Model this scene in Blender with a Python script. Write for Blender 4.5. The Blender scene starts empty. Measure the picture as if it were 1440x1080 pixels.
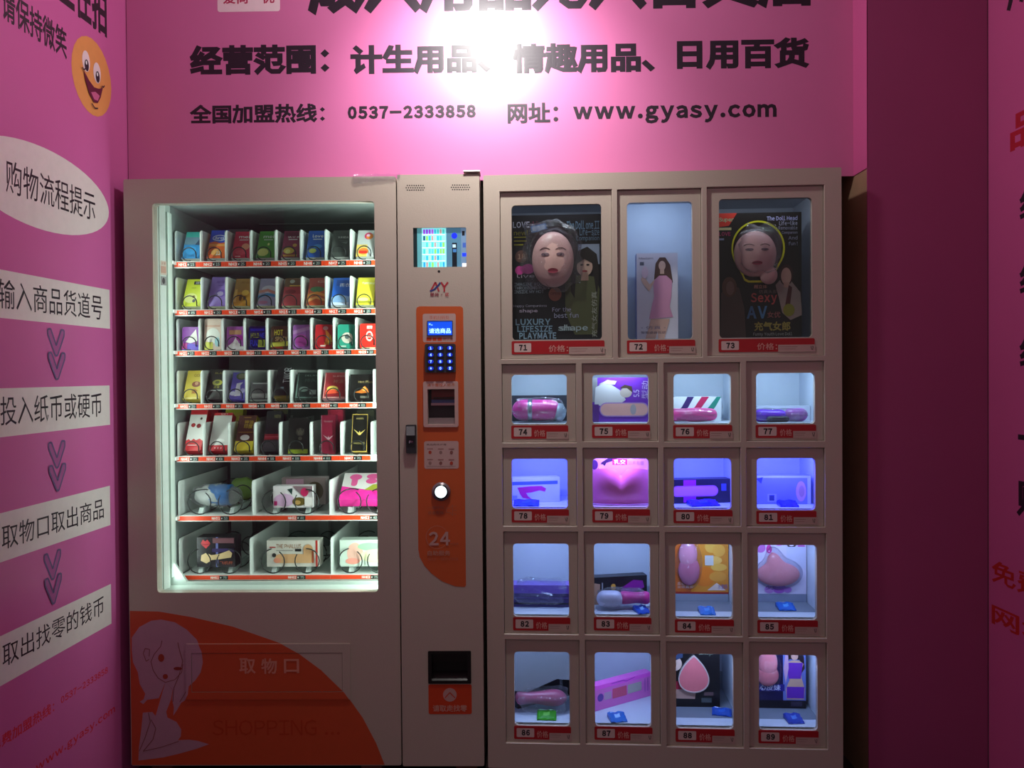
import bpy, math, random
from mathutils import Vector, Matrix
from mathutils.geometry import tessellate_polygon
random.seed(7)
sc = bpy.context.scene
COL = sc.collection
PI = math.pi

# ------------------------------------------------------------------ camera, world, lights, exposure
FPX = 1150.0
YAW, PIT, ROL = math.radians(0.843), math.radians(0.709), math.radians(0.4535)
CAM = Vector((0.0, -2.55, 1.29))
_fw = Vector((-math.sin(YAW)*math.cos(PIT), math.cos(YAW)*math.cos(PIT), -math.sin(PIT)))
_r = Vector((math.cos(YAW), math.sin(YAW), 0)); _u = _r.cross(_fw)
RGT = _r*math.cos(ROL) - _u*math.sin(ROL)
UPV = _r*math.sin(ROL) + _u*math.cos(ROL)
cd = bpy.data.cameras.new('camera'); cam = bpy.data.objects.new('camera', cd); COL.objects.link(cam)
cd.sensor_width = 36; cd.lens = 36*FPX/1440; cd.clip_start = .05
mw = Matrix((RGT, UPV, -_fw)).transposed().to_4x4(); mw.translation = CAM
cam.matrix_world = mw
sc.camera = cam

w = bpy.data.worlds.new('world'); sc.world = w; w.use_nodes = True
w.node_tree.nodes['Background'].inputs[0].default_value = (1.0, .84, .86, 1)
w.node_tree.nodes['Background'].inputs[1].default_value = .17

vs = sc.view_settings
vs.view_transform = 'Standard'; vs.look = 'None'; vs.exposure = 0.0; vs.gamma = 1.0; vs.use_curve_mapping = False

def light(name, kind, loc, target, energy, color, **kw):
    d = bpy.data.lights.new(name, kind); d.energy = energy; d.color = color
    for k, v in kw.items(): setattr(d, k, v)
    o = bpy.data.objects.new(name, d); COL.objects.link(o); o.location = loc
    o.rotation_euler = (Vector(target)-Vector(loc)).to_track_quat('-Z', 'Y').to_euler()
    return o
# the spot lamp of the booth, above the frame, washing the printed board
LAMP = (-.125, -.40, 2.563)
light('spot_lamp', 'SPOT', LAMP, (-.115, .05, 2.16), 42, (1, .985, .94), spot_size=math.radians(105), spot_blend=1.0, shadow_soft_size=.04)
light('spot_lamp_spill', 'POINT', LAMP, (0, 0, 0), 18.0, (1, .96, .92), shadow_soft_size=.05)
# weak unseen fill light behind the viewer, added to raise the ambient level
light('fill_light', 'AREA', (.1, -2.9, 2.72), (0, -.2, 1.0), 3.0, (1, .86, .84), shape='RECTANGLE', size=1.2, size_y=.5)

# ------------------------------------------------------------------ frames: vertical planes standing in the room
class Frame:
    def __init__(s, ox, oy, deg):
        a = math.radians(deg); s.o = Vector((ox, oy, 0)); s.a = a
        s.x = Vector((math.cos(a), math.sin(a), 0)); s.y = Vector((-math.sin(a), math.cos(a), 0))
    def ray(s, px, py):
        return _fw + RGT*((px-720)/FPX) - UPV*((py-540)/FPX)
    def L(s, px, py, d=0.0):          # where the sight line meets the plane local y = d -> local (x, z)
        v = s.ray(px, py); t = (d-(CAM-s.o).dot(s.y))/v.dot(s.y); p = CAM+v*t
        return ((p-s.o).dot(s.x), p.z)
    def F(s, px, py, z):              # meets the horizontal plane z -> local (x, y)
        v = s.ray(px, py); t = (z-CAM.z)/v.z; p = CAM+v*t-s.o
        return (p.dot(s.x), p.dot(s.y))
    def W(s, x, y, z=0): return s.o+s.x*x+s.y*y+Vector((0, 0, z))
FM = Frame(0, 0, 0)
x680 = FM.L(681, 660)[0]
FC = Frame(x680, 0, -2.614)
BD = .10                               # board plane behind the machine front
xl, _ = FM.L(178, 120, BD)
FL = Frame(xl, BD, 87.86)
xr, _ = FM.L(1390, 500, -.005)
FR = Frame(xr, -.005, -86.9)

# ------------------------------------------------------------------ materials
def lin(c):
    c /= 255.0
    return c/12.92 if c <= .04045 else ((c+.055)/1.055)**2.4
def rgb(h): return (lin(int(h[0:2], 16)), lin(int(h[2:4], 16)), lin(int(h[4:6], 16)), 1)
_m = {}
def M(h, rough=.5, metal=0.0, emit=0.0, var=.06, scale=40.0, bump=0.0, coat=0.0, spec=.5):
    key = (h, rough, metal, emit, var, scale, bump, coat, spec)
    if key in _m: return _m[key]
    m = bpy.data.materials.new('surface_'+h); m.use_nodes = True
    nt = m.node_tree; b = nt.nodes['Principled BSDF']
    c = rgb(h)
    n = nt.nodes.new('ShaderNodeTexNoise'); n.inputs['Scale'].default_value = scale; n.inputs['Detail'].default_value = 3
    tc = nt.nodes.new('ShaderNodeTexCoord'); nt.links.new(tc.outputs['Object'], n.inputs['Vector'])
    mx = nt.nodes.new('ShaderNodeMix'); mx.data_type = 'RGBA'
    mx.inputs[6].default_value = tuple(v*(1-var) for v in c[:3])+(1,)
    mx.inputs[7].default_value = tuple(min(1, v*(1+var)) for v in c[:3])+(1,)
    nt.links.new(n.outputs['Fac'], mx.inputs[0]); nt.links.new(mx.outputs[2], b.inputs['Base Color'])
    b.inputs['Roughness'].default_value = rough; b.inputs['Metallic'].default_value = metal
    b.inputs['Specular IOR Level'].default_value = spec
    b.inputs['Coat Weight'].default_value = coat
    if emit:
        b.inputs['Emission Color'].default_value = c; b.inputs['Emission Strength'].default_value = emit
    if bump:
        bp = nt.nodes.new('ShaderNodeBump'); bp.inputs['Strength'].default_value = bump; bp.inputs['Distance'].default_value = .002
        nt.links.new(n.outputs['Fac'], bp.inputs['Height']); nt.links.new(bp.outputs['Normal'], b.inputs['Normal'])
    _m[key] = m
    return m
def clear(name, tint, gloss, rough, bump=0.0, scale=30):
    m = bpy.data.materials.new(name); m.use_nodes = True; nt = m.node_tree
    for n in list(nt.nodes):
        if n.type != 'OUTPUT_MATERIAL': nt.nodes.remove(n)
    out = nt.nodes[0]
    t = nt.nodes.new('ShaderNodeBsdfTransparent'); t.inputs[0].default_value = rgb(tint)
    g = nt.nodes.new('ShaderNodeBsdfGlossy'); g.inputs['Roughness'].default_value = rough
    x = nt.nodes.new('ShaderNodeMixShader')
    lw = nt.nodes.new('ShaderNodeLayerWeight'); lw.inputs[0].default_value = .35
    mr = nt.nodes.new('ShaderNodeMapRange'); mr.inputs[3].default_value = gloss; mr.inputs[4].default_value = min(1, gloss*6)
    nt.links.new(lw.outputs['Facing'], mr.inputs[0]); nt.links.new(mr.outputs[0], x.inputs[0])
    nt.links.new(t.outputs[0], x.inputs[1]); nt.links.new(g.outputs[0], x.inputs[2]); nt.links.new(x.outputs[0], out.inputs[0])
    if bump:
        n = nt.nodes.new('ShaderNodeTexNoise'); n.inputs['Scale'].default_value = scale; n.inputs['Detail'].default_value = 4; n.inputs['Distortion'].default_value = 1.2
        bp = nt.nodes.new('ShaderNodeBump'); bp.inputs['Strength'].default_value = bump; bp.inputs['Distance'].default_value = .02
        nt.links.new(n.outputs['Fac'], bp.inputs['Height']); nt.links.new(bp.outputs['Normal'], g.inputs['Normal'])
    return m
GLASS = clear('window_glass', 'F4F8F7', .025, .02)
FILM = clear('clear_film', 'F2F4F8', .10, .07, 1.0, 26)
FOIL = clear('thin_blister', 'F0F0F4', .06, .08, .5, 25)
BUBBLE = clear('bubble_wrap', 'D8DCE2', .38, .38, 1.0, 150)
FROST = M('C9D6D2', .25, var=.1, scale=60)
PAINT = M('BDB1A4', .36, var=.035, scale=220, bump=.15)
PAINT2 = M('B8AC9F', .38, var=.035, scale=220, bump=.15)
EDGE = M('7E6E66', .5)
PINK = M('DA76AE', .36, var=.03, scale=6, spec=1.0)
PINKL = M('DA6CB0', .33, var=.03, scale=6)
PINK_SHADED = M('A84A7C', .5, var=.05, scale=5)  # column pink, darkened to stand in for the shade on its face
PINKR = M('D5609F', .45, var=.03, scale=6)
INK = M('2B1E2C', .45)
WHITE = M('F0E6E4', .45)
REDINK = M('C42038', .45)
BLACK = M('121214', .45)

# ------------------------------------------------------------------ mesh builder
_txt = {}
def raw_text(s, bold):
    k = (s, bold, 0)
    if k not in _txt:
        cu = bpy.data.curves.new('t', 'FONT'); cu.body = s; cu.size = 1; cu.resolution_u = 1 if len(s) > 4 else 2
        cu.bevel_depth = bold; cu.bevel_resolution = 0
        o = bpy.data.objects.new('t', cu); COL.objects.link(o)
        bpy.context.view_layer.update()
        me = bpy.data.meshes.new_from_object(o.evaluated_get(bpy.context.evaluated_depsgraph_get()))
        v = [(p.co.x, p.co.y, p.co.z/bold if bold else 0) for p in me.vertices]
        f = [tuple(p.vertices) for p in me.polygons if min(v[i][2] for i in p.vertices) > -.01]
        used = sorted({i for q in f for i in q}); ix = {u: n for n, u in enumerate(used)}
        v = [v[u] for u in used]; f = [tuple(ix[i] for i in q) for q in f]
        _txt[k] = (v, f)
        bpy.data.objects.remove(o); bpy.data.curves.remove(cu); bpy.data.meshes.remove(me)
    return _txt[k]
def text_geo(s, bold):              # glyph outlines scaled into the unit square; latin set in the plain sans full-width forms
    k = (s, bold, 1)
    if k not in _txt:
        if all(ord(c) < 128 for c in s):
            v, f, x = [], [], 0.0
            for c in s:
                if c == ' ': x += .30; continue
                gv, gf = raw_text(chr(ord(c)+0xFEE0), bold)
                if not gv: continue
                a = min(p[0] for p in gv); e = max(p[0] for p in gv); n = len(v)
                if c in '.1,:-': x += .03
                v += [(p[0]-a+x, p[1], p[2]) for p in gv]; f += [tuple(n+i for i in q) for q in gf]
                x += e-a+.085+(.03 if c in '.1,:-' else 0)
        else: v, f = raw_text(s, bold)
        if v:
            x0 = min(p[0] for p in v); x1 = max(p[0] for p in v); y0 = min(p[1] for p in v); y1 = max(p[1] for p in v)
            v = [((p[0]-x0)/max(1e-6, x1-x0), (p[1]-y0)/max(1e-6, y1-y0), p[2]) for p in v]
        _txt[k] = (v, f)
    return _txt[k]
def rrect(x0, z0, x1, z1, r=.0, n=5, corners=(1, 1, 1, 1)):    # ccw seen from -y ; corners: bl br tr tl
    if r <= 0: return [(x0, z0), (x1, z0), (x1, z1), (x0, z1)]
    out = []
    for k, (cx, cz, a) in enumerate(((x0+r, z0+r, PI), (x1-r, z0+r, 1.5*PI), (x1-r, z1-r, 0), (x0+r, z1-r, .5*PI))):
        if not corners[k]:
            out.append(((x0, z0), (x1, z0), (x1, z1), (x0, z1))[k]); continue
        for i in range(n+1):
            b = a+.5*PI*i/n; out.append((cx+r*math.cos(b), cz+r*math.sin(b)))
    return out
def ell(cx, cz, rx, rz, n=24, rot=0):
    c, s = math.cos(rot), math.sin(rot); o = []
    for i in range(n):
        a = 2*PI*i/n; x, z = rx*math.cos(a), rz*math.sin(a); o.append((cx+x*c-z*s, cz+x*s+z*c))
    return o
class MB:
    def __init__(s): s.v = []; s.f = []; s.m = []; s.ms = []; s.sm = []
    def mi(s, m):
        if m not in s.ms: s.ms.append(m)
        return s.ms.index(m)
    def add(s, vs_, fs, m, smooth=False):
        b = len(s.v); s.v += [tuple(q) for q in vs_]; i = s.mi(m)
        for f in fs: s.f.append(tuple(b+k for k in f)); s.m.append(i); s.sm.append(smooth)
    def box(s, x0, x1, y0, y1, z0, z1, m):
        s.add([(x0, y0, z0), (x1, y0, z0), (x1, y1, z0), (x0, y1, z0), (x0, y0, z1), (x1, y0, z1), (x1, y1, z1), (x0, y1, z1)],
              [(0, 3, 2, 1), (4, 5, 6, 7), (0, 1, 5, 4), (1, 2, 6, 5), (2, 3, 7, 6), (3, 0, 4, 7)], m)
    def flat(s, pts, y, m):           # polygon facing -y
        tri = tessellate_polygon([[Vector((p[0], p[1], 0)) for p in pts]])
        fs = []
        for a, b, c in tri:
            ar = (pts[b][0]-pts[a][0])*(pts[c][1]-pts[a][1])-(pts[b][1]-pts[a][1])*(pts[c][0]-pts[a][0])
            fs.append((a, b, c) if ar > 0 else (a, c, b))
        s.add([(p[0], y, p[1]) for p in pts], fs, m)
    def plate(s, outer, holes, y0, y1, m, mh=None):    # plate between y0 (front) and y1 with holes
        loops = [outer]+list(holes); allp = [p for l in loops for p in l]
        tri = tessellate_polygon([[Vector((p[0], p[1], 0)) for p in l] for l in loops])
        n = len(allp); fs = []; bk = []
        for a, b, c in tri:
            ar = (allp[b][0]-allp[a][0])*(allp[c][1]-allp[a][1])-(allp[b][1]-allp[a][1])*(allp[c][0]-allp[a][0])
            if ar < 0: b, c = c, b
            fs.append((a, b, c)); bk.append((n+a, n+c, n+b))
        s.add([(p[0], y0, p[1]) for p in allp]+[(p[0], y1, p[1]) for p in allp], fs+bk, m)
        for k, l in enumerate(loops):
            q = len(l); ar = sum(l[i][0]*l[(i+1) % q][1]-l[(i+1) % q][0]*l[i][1] for i in range(q))
            sf = []
            for i in range(q):
                j = (i+1) % q
                f = (i, j, q+j, q+i)
                if (ar > 0) != (k == 0): f = f[::-1]
                sf.append(f[::-1])
            s.add([(p[0], y0, p[1]) for p in l]+[(p[0], y1, p[1]) for p in l], sf, mh if (mh and k) else m)
    def prof(s, pts, x0, x1, m):      # (y,z) profile swept along x
        n = len(pts)
        tri = tessellate_polygon([[Vector((p[0], p[1], 0)) for p in pts]])
        s.add([(x0, p[0], p[1]) for p in pts]+[(x1, p[0], p[1]) for p in pts],
              [t for t in tri]+[(n+t[0], n+t[2], n+t[1]) for t in tri]+[(i, (i+1) % n, n+(i+1) % n, n+i) for i in range(n)], m)
    def tube(s, pts, r, m, n=6, closed=False):
        pts = [Vector(p) for p in pts]; vs_ = []; q = len(pts)
        for i, p in enumerate(pts):
            rr = r[i] if isinstance(r, (list, tuple)) else r
            t = (pts[min(i+1, q-1)]-pts[max(i-1, 0)]).normalized()
            a = t.cross(Vector((0, 0, 1))) if abs(t.z) < .9 else t.cross(Vector((0, 1, 0)))
            a.normalize(); b = t.cross(a)
            for k in range(n):
                g = 2*PI*k/n; vs_.append(p+a*(rr*math.cos(g))+b*(rr*math.sin(g)))
        fs = [(i*n+k, i*n+(k+1) % n, (i+1)*n+(k+1) % n, (i+1)*n+k) for i in range(q-1) for k in range(n)]
        fs += [tuple(range(n))[::-1], tuple((q-1)*n+k for k in range(n))]
        s.add(vs_, fs, m, True)
    def blob(s, c, r, m, nu=18, nv=12, fn=None):      # sphere-like closed shape, fn(direction)->scale
        vs_ = []
        for j in range(nv+1):
            t = PI*j/nv
            for i in range(nu):
                a = 2*PI*i/nu; d = Vector((math.sin(t)*math.cos(a), math.sin(t)*math.sin(a), math.cos(t)))
                k = fn(d) if fn else 1
                vs_.append((c[0]+d.x*r[0]*k, c[1]+d.y*r[1]*k, c[2]+d.z*r[2]*k))
        fs = [(j*nu+i, (j+1)*nu+i, (j+1)*nu+(i+1) % nu, j*nu+(i+1) % nu) for j in range(nv) for i in range(nu)]
        s.add(vs_, fs, m, True)
    def text(s, t, x0, z0, x1, z1, y, m, bold=.012, sh=0, vert=False):
        v, f = text_geo(t, bold if bold >= .015 else 0)
        if not v: return
        e = .0001
        if vert: s.add([(x1-(x1-x0)*p[1], y-e*p[2], z0+(z1-z0)*p[0]) for p in v], f, m)
        else: s.add([(x0+(x1-x0)*p[0]+sh*p[1]*(z1-z0), y-e*p[2], z0+(z1-z0)*p[1]) for p in v], f, m)
    def build(s, name, parent=None, loc=(0, 0, 0), rot=(0, 0, 0)):
        me = bpy.data.meshes.new(name); me.from_pydata(s.v, [], s.f)
        for m in s.ms: me.materials.append(m)
        me.polygons.foreach_set('material_index', s.m); me.polygons.foreach_set('use_smooth', s.sm)
        me.update()
        o = bpy.data.objects.new(name, me); COL.objects.link(o); o.location = loc; o.rotation_euler = rot
        if parent: o.parent = parent
        return o
def tag(o, label=None, cat=None, group=None, kind=None):
    for k, v in (('label', label), ('category', cat), ('group', group), ('kind', kind)):
        if v: o[k] = v
    return o
def empty(name, loc, yaw=0):
    o = bpy.data.objects.new(name, None); COL.objects.link(o); o.location = loc; o.rotation_euler = (0, 0, yaw); o.empty_display_size = .05
    return o
LY = .0004
def col(c, **k):
    return c if not isinstance(c, str) else M(c, **k)
# art: list of flat print shapes. maps (u,v) -> (x,z)
def art(mb, ops, mp, y, step=LY, **mk):
    for op in ops:
        y -= step; k = op[0]; m = col(op[-1], **mk)
        if k == 'r':
            a = mp(op[1], op[2]); b = mp(op[3], op[4]); r = op[5] if len(op) > 6 else 0
            x0, x1 = sorted((a[0], b[0])); z0, z1 = sorted((a[1], b[1]))
            mb.flat(rrect(x0, z0, x1, z1, min(r, (x1-x0)/2, (z1-z0)/2)), y, m)
        elif k == 'e':
            mb.flat([mp(*p) for p in ell(op[1], op[2], op[3], op[4])], y, m)
        elif k == 'p': mb.flat([mp(*p) for p in op[1]], y, m)
        elif k == 'l':                 # polyline stroke in mapped space
            pts = [mp(*p) for p in op[1]]; wd = op[2]
            for (ax, az), (bx, bz) in zip(pts, pts[1:]):
                d = math.hypot(bx-ax, bz-az) or 1; nx, nz = -(bz-az)/d*wd/2, (bx-ax)/d*wd/2
                mb.flat([(ax-nx, az-nz), (bx-nx, bz-nz), (bx+nx, bz+nz), (ax+nx, az+nz)], y, m)
        elif k == 't':
            a = mp(op[2], op[3]); b = mp(op[4], op[5])
            bold = op[6] if len(op) > 7 else .012
            mb.text(op[1], a[0], a[1], b[0], b[1], y, m, bold)
        elif k == 'v':
            a = mp(op[2], op[3]); b = mp(op[4], op[5]); mb.text(op[1], a[0], a[1], b[0], b[1], y, m, .012, 0, True)
    return y
def unit(x0, z0, w_, h_): return lambda u, v: (x0+u*w_, z0+v*h_)
def pix(fr, d=0.0): return lambda px, py: fr.L(px, py, d)

# ------------------------------------------------------------------ the room
def struct(mb, name, *a, **k): return tag(mb.build(name, *a, **k), kind='structure')
b = MB(); b.box(-2.6, 2.6, -4.2, 1.0, -.05, 0, M('4A3A3A', .5, var=.2, scale=3)); struct(b, 'floor')
b = MB(); b.box(-2.6, 2.6, -4.2, 1.0, 3.0, 3.05, M('8A7A7C', .8)); struct(b, 'ceiling')
b = MB(); b.box(-2.6, 2.6, .86, .92, 0, 3.0, M('4A3326', .8, var=.2)); struct(b, 'wall_back')
b = MB(); b.box(-2.2, .90, 0, .05, 0, 3.0, PINKL); wl = struct(b, 'wall_left', loc=FL.W(0, 0), rot=(0, 0, FL.a))
b = MB(); b.box(0, 2.4, 0, .05, 0, 3.0, PINKR); wr = struct(b, 'wall_right', loc=FR.W(0, 0), rot=(0, 0, FR.a))

# column between the cabinet and the right wall: pink front sheet with shade in its colour, bare board side
cx0 = FM.L(1219.5, 500)[0]
b = MB(); b.box(cx0+.002, xr-.001, 0, .85, 0, 3.0, M('A8866A', .7, var=.12, scale=12)); cl = tag(b.build('pillar'), kind='structure')
tag(cl, 'bare board pillar faced with plain pink sheet in painted shade right of the locker cabinet', 'pillar')
b = MB(); b.box(cx0, xr-.002, -.004, -.0002, 0, 3.0, PINK_SHADED); tag(b.build('facing_sheet', cl), 'plain pink sheet in painted shade')
zb = FM.L(1201, 247.5, BD)[1]
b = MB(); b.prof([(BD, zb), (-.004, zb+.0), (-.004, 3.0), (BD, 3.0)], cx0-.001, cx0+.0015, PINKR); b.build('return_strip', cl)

# ------------------------------------------------------------------ printed banner board above the machines
bx0 = FM.L(179, 120, BD)[0]; bx1 = FM.L(1201, 120, BD)[0]
ztopM = FM.L(400, 250)[1]; ztopC = FC.L(950, 240)[1]
nx = FM.L(1183, 240, BD)[0]
zc = max(ztopM, ztopC)+.008
root = empty('banner_board', (0, BD, 0)); tag(root, 'pink printed banner board with black Chinese lettering above the vending machine', 'banner')
b = MB(); b.plate([(bx0, zc), (nx, zc), (nx, zb), (bx1, zb), (bx1, 2.99), (bx0, 2.99)], [], 0, .006, PINK); b.build('board', root)
mpB = pix(FM, BD)
def lettering(name, ops, par, mp, y=0, step=LY, **mk):
    q = MB(); art(q, ops, mp, y, step, **mk); return q.build(name, par)
for t, x0, y0, x1, y1, bo in (('成人用品无人百货店', 433, 22, 1146, -60, .045), ('经营范围：', 267, 107, 463, 61, .046), ('计生用品、', 493, 106, 690, 61, .046),
        ('情趣用品、', 721, 105, 921, 59, .046), ('日用百货', 952, 99, 1138, 52, .046), ('全国加盟热线：', 267, 175, 457, 145, .034),
        ('0537-2333858', 489, 168, 669, 147, .06), ('网址：', 714, 174, 785, 144, .034), ('www.gyasy.com', 806, 175, 1092, 146, .045)):
    mp = mpB
    lettering('lettering', [('t', t, x0, y0, x1, y1, bo, INK)], root, mp)
q = MB(); art(q, [('r', 306, 17, 393, -60, .008, M('F3D9E2')), ('t', '爱尚一优', 314, 6, 386, -13, .02, M('B8305A')), ('t', 'AXY', 320, -22, 380, -52, .03, M('B8305A'))], mpB, 0); tag(q.build('logo_panel', root), 'pale rounded panel with red lettering')

# ------------------------------------------------------------------ prints on the left wall
root = empty('wall_sheet', FL.W(0, 0), FL.a); tag(root, 'glossy pink instruction print with white bands and chevrons on the left wall', 'poster')
mpL = pix(FL, 0)
b = MB(); b.box(-2.15, FL.L(177.5, 300)[0]-.001, -.001, -.0001, .02, 2.98, PINKL); b.build('backing_sheet', root)
Y0 = -.0011
def rect_px(x0, y0, x1, y1, ext=0):
    a = FL.L(x0, y0); c = FL.L(x1, y1); return a[0]-ext, a[1], c[0], c[1]
for bl, tr, tx, tb, tt in (((0, 447), (153.5, 407.7), '输入商品货道号', (-3, 433), (143, 416)), ((0, 615), (153.5, 542), '投入纸币或硬币', (0, 599), (142, 552)),
        ((0, 791), (154, 683), '取物口取出商品', (2, 774), (145, 700)), ((0, 965), (155.5, 821), '取出找零的钱币', (3, 940), (145, 837))):
    x0, z0, x1, z1 = rect_px(*bl, *tr, ext=.10)
    q = MB(); q.flat(rrect(x0, z0, x1, z1), Y0, WHITE)
    x0, z0, x1, z1 = rect_px(*tb, *tt); q.text(tx, x0, z0, x1, z1, Y0-LY, INK, .006); tag(q.build('step_band', root), 'white band lettered '+tx)
# oval
c = FL.L(62, 266); rx = FL.L(152.5, 296)[0]-c[0]; rz = (FL.L(62, 206)[1]-FL.L(62, 322)[1])/2
q = MB(); q.flat(ell(c[0], c[1], rx, rz, 48), Y0, WHITE); x0, z0, x1, z1 = rect_px(8, 270, 133, 272); q.text('购物流程提示', x0, z0, x1, z1, Y0-LY, INK, .006); tag(q.build('title_oval', root), 'white oval with black title lettering')
# smiley
c = FL.L(129, 108); rx = (FL.L(156.5, 108)[0]-FL.L(101, 108)[0])/2; rz = (FL.L(129, 56)[1]-FL.L(129, 163)[1])/2
U = lambda u, v: (c[0]+u*rx, c[1]+v*rz)
q = MB(); art(q, [('e', 0, 0, 1, 1, 'F2A45C'), ('e', -.30, .30, .19, .27, 'F6E3E8'), ('e', .24, .18, .19, .27, 'F6E3E8'), ('e', -.28, .20, .10, .15, INK), ('e', .26, .08, .10, .15, INK),
    ('e', -.31, .26, .035, .05, 'FFFFFF'), ('e', .23, .14, .035, .05, 'FFFFFF'),
    ('p', [(-.46, .02), (-.38, -.22), (-.20, -.50), (.02, -.66), (.22, -.62), (.38, -.42), (.50, -.12), (.30, -.22), (.05, -.26), (-.20, -.16)], '6A1838'),
    ('p', [(-.12, -.44), (.04, -.58), (.22, -.56), (.32, -.40), (.10, -.36)], 'D86A9A'),
    ('l', [(-.10, -.72), (.06, -.80), (.22, -.76)], .004, INK), ('l', [(-.55, .06), (-.46, .02), (-.40, .08)], .004, INK), ('l', [(.42, -.10), (.50, -.12), (.56, -.05)], .004, INK)], U, Y0)
tag(q.build('smiley_print', root), 'orange smiling face print')
for tx, bl, tr, mat_, bo in (('请保持微笑', (2, 26), (93, 42), INK, .02), ('正在拍', (80, 2), (149, -18), INK, .03)):
    x0, z0, x1, z1 = rect_px(*bl, *tr); q = MB(); q.text(tx, x0, z0, x1, z1, Y0, mat_, bo); q.build('lettering', root)
for tx, bl, tr in (('免费加盟热线：', (-14, 1062), (76, 985)), ('0537-2333858', (85, 990), (151, 937)), ('www.gyasy.com', (50, 1090), (161, 993))):
    x0, z0, x1, z1 = rect_px(*bl, *tr); q = MB(); q.text(tx, x0, z0, x1, z1, Y0, M('E0283A'), .02); tag(q.build('red_lettering', root), 'red lettering')
for cxp, ya, yb in ((78, 463, 533), (79, 621, 690), (73, 776, 849)):
    q = MB(); a = FL.L(cxp, ya); e = FL.L(cxp, yb); h = (a[1]-e[1]); hw = (FL.L(cxp+12, ya)[0]-FL.L(cxp-12, ya)[0])/2
    for k in (0, 1):
        zt = a[1]-k*h*.47; hh = h*.53
        V = lambda u, v: (a[0]+u*hw, zt-v*hh)
        pts = [(-.95, .02), (-.62, 0), (0, .62), (.62, 0), (.95, .02), (.95, .22), (.12, 1), (-.12, 1), (-.95, .22), (-.95, .02)]
        art(q, [('p', pts[:-1], 'B4589C'), ('l', pts, .0055, '6E5A8C')], V, Y0-k*LY*3)
    q.build('chevron', root)

# right wall prints (mostly cut by the frame)
root = empty('wall_sheet', FR.W(0, 0), FR.a); tag(root, 'pink print with red and black vertical lettering on the right wall', 'poster')
b = MB(); b.box(.004, 2.3, -.001, -.0001, .02, 2.98, PINKR); b.build('backing_sheet', root)
def rtext(t, x0, zc_, wid, hei, m, bo=.03):
    q = MB(); q.text(t, x0, zc_-hei/2, x0+wid, zc_+hei/2, Y0, m, bo); q.build('lettering', root)
for t, px, py0, py1, m in (('所', 1416, 19, -30, INK), ('品', 1421, 214, 164, REDINK), ('给', 1434, 312, 262, INK), ('给', 1434, 416, 366, INK), ('给', 1434, 518, 468, INK), ('上', 1432, 618, 568, INK), ('赚', 1430, 725, 672, INK)):
    x0, z0 = FR.L(px, py0); z1 = FR.L(px, py1)[1]; rtext(t, x0, (z0+z1)/2, .15, abs(z1-z0), m)
for t, bl, hh, wd in (('免费加盟热线：', (1395, 818), 32, .75), ('网址：', (1395, 876), 28, .34)):
    x0, z0 = FR.L(*bl); z1 = FR.L(bl[0], bl[1]-hh)[1]; rtext(t, x0, (z0+z1)/2, wd, z1-z0, M('C8281E'), .02)

# ------------------------------------------------------------------ vending machine (left)
def P(px, py, d=0): return FM.L(px, py, d)
mx0 = P(179, 660)[0]; mx1 = P(560.5, 660)[0]; kx0 = P(562.5, 660)[0]; kx1 = P(679, 660)[0]
mz0 = P(360, 1076.5)[1]; mz1 = P(360, 250)[1]
wx0 = P(217.5, 560)[0]; wx1 = P(529, 560)[0]; wz0 = P(370, 833)[1]; wz1 = P(370, 284.3)[1]
VM = empty('vending_machine', (mx0, 0, 0)); OX = mx0
tag(VM, 'beige metal coil vending machine with lit glass front and orange decals', 'vending machine')
VM.location = (0, 0, 0)
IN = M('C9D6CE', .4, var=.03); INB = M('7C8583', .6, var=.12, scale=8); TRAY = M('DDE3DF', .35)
DEP = .80
ix0, ix1, iz0, iz1 = wx0-.002, mx1-.02, wz0-.004, wz1+.02
b = MB()
b.box(mx0+.003, mx1, .036, DEP, mz0, iz0, PAINT2); b.box(mx0+.003, mx1, .036, DEP, iz1, mz1-.003, PAINT2)
b.box(mx0+.003, ix0, .036, DEP, iz0, iz1, PAINT2); b.box(ix1, mx1, .036, DEP, iz0, iz1, PAINT2); b.box(ix0, ix1, .66, DEP, iz0, iz1, PAINT2)
b.box(mx1, kx1-.004, .036, DEP, mz0, mz1+.004, PAINT2)
b.build('cabinet_body', VM)
# inner liner
b = MB()
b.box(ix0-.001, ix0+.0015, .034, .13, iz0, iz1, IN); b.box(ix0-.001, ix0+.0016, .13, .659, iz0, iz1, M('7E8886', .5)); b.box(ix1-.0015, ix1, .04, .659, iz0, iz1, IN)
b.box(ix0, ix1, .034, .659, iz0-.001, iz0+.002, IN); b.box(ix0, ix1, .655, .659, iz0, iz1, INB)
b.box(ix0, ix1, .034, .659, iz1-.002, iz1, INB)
b.build('inner_liner', VM)
b = MB()   # header and rear posts
hz = P(370, 304, .5)[1]
b.box(ix0+.19, ix1-.004, .46, .50, hz-.02, iz1-.004, M('6A7070', .5)); b.box(ix0+.05, ix0+.13, .52, .56, iz0+.01, iz1-.01, M('6C7271', .5)); b.box(ix0+.36, ix0+.40, .60, .64, iz0+.01, iz1-.01, M('7C8483', .5))
b.build('rear_rail', VM)
xj = P(234.5, 560, .062)[0]
b = MB(); b.add([(ix0, .035, iz0+.003), (xj, .062, iz0+.003), (xj, .068, iz0+.003), (ix0, .068, iz0+.003), (ix0, .035, iz1-.003), (xj, .062, iz1-.003), (xj, .068, iz1-.003), (ix0, .068, iz1-.003)], [(0, 1, 5, 4), (1, 2, 6, 5), (2, 3, 7, 6), (3, 0, 4, 7), (4, 5, 6, 7), (0, 3, 2, 1)], M('EAF4EE', .35)); b.build('door_jamb', VM)
b = MB()   # side channel at the left, with dark slots
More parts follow.
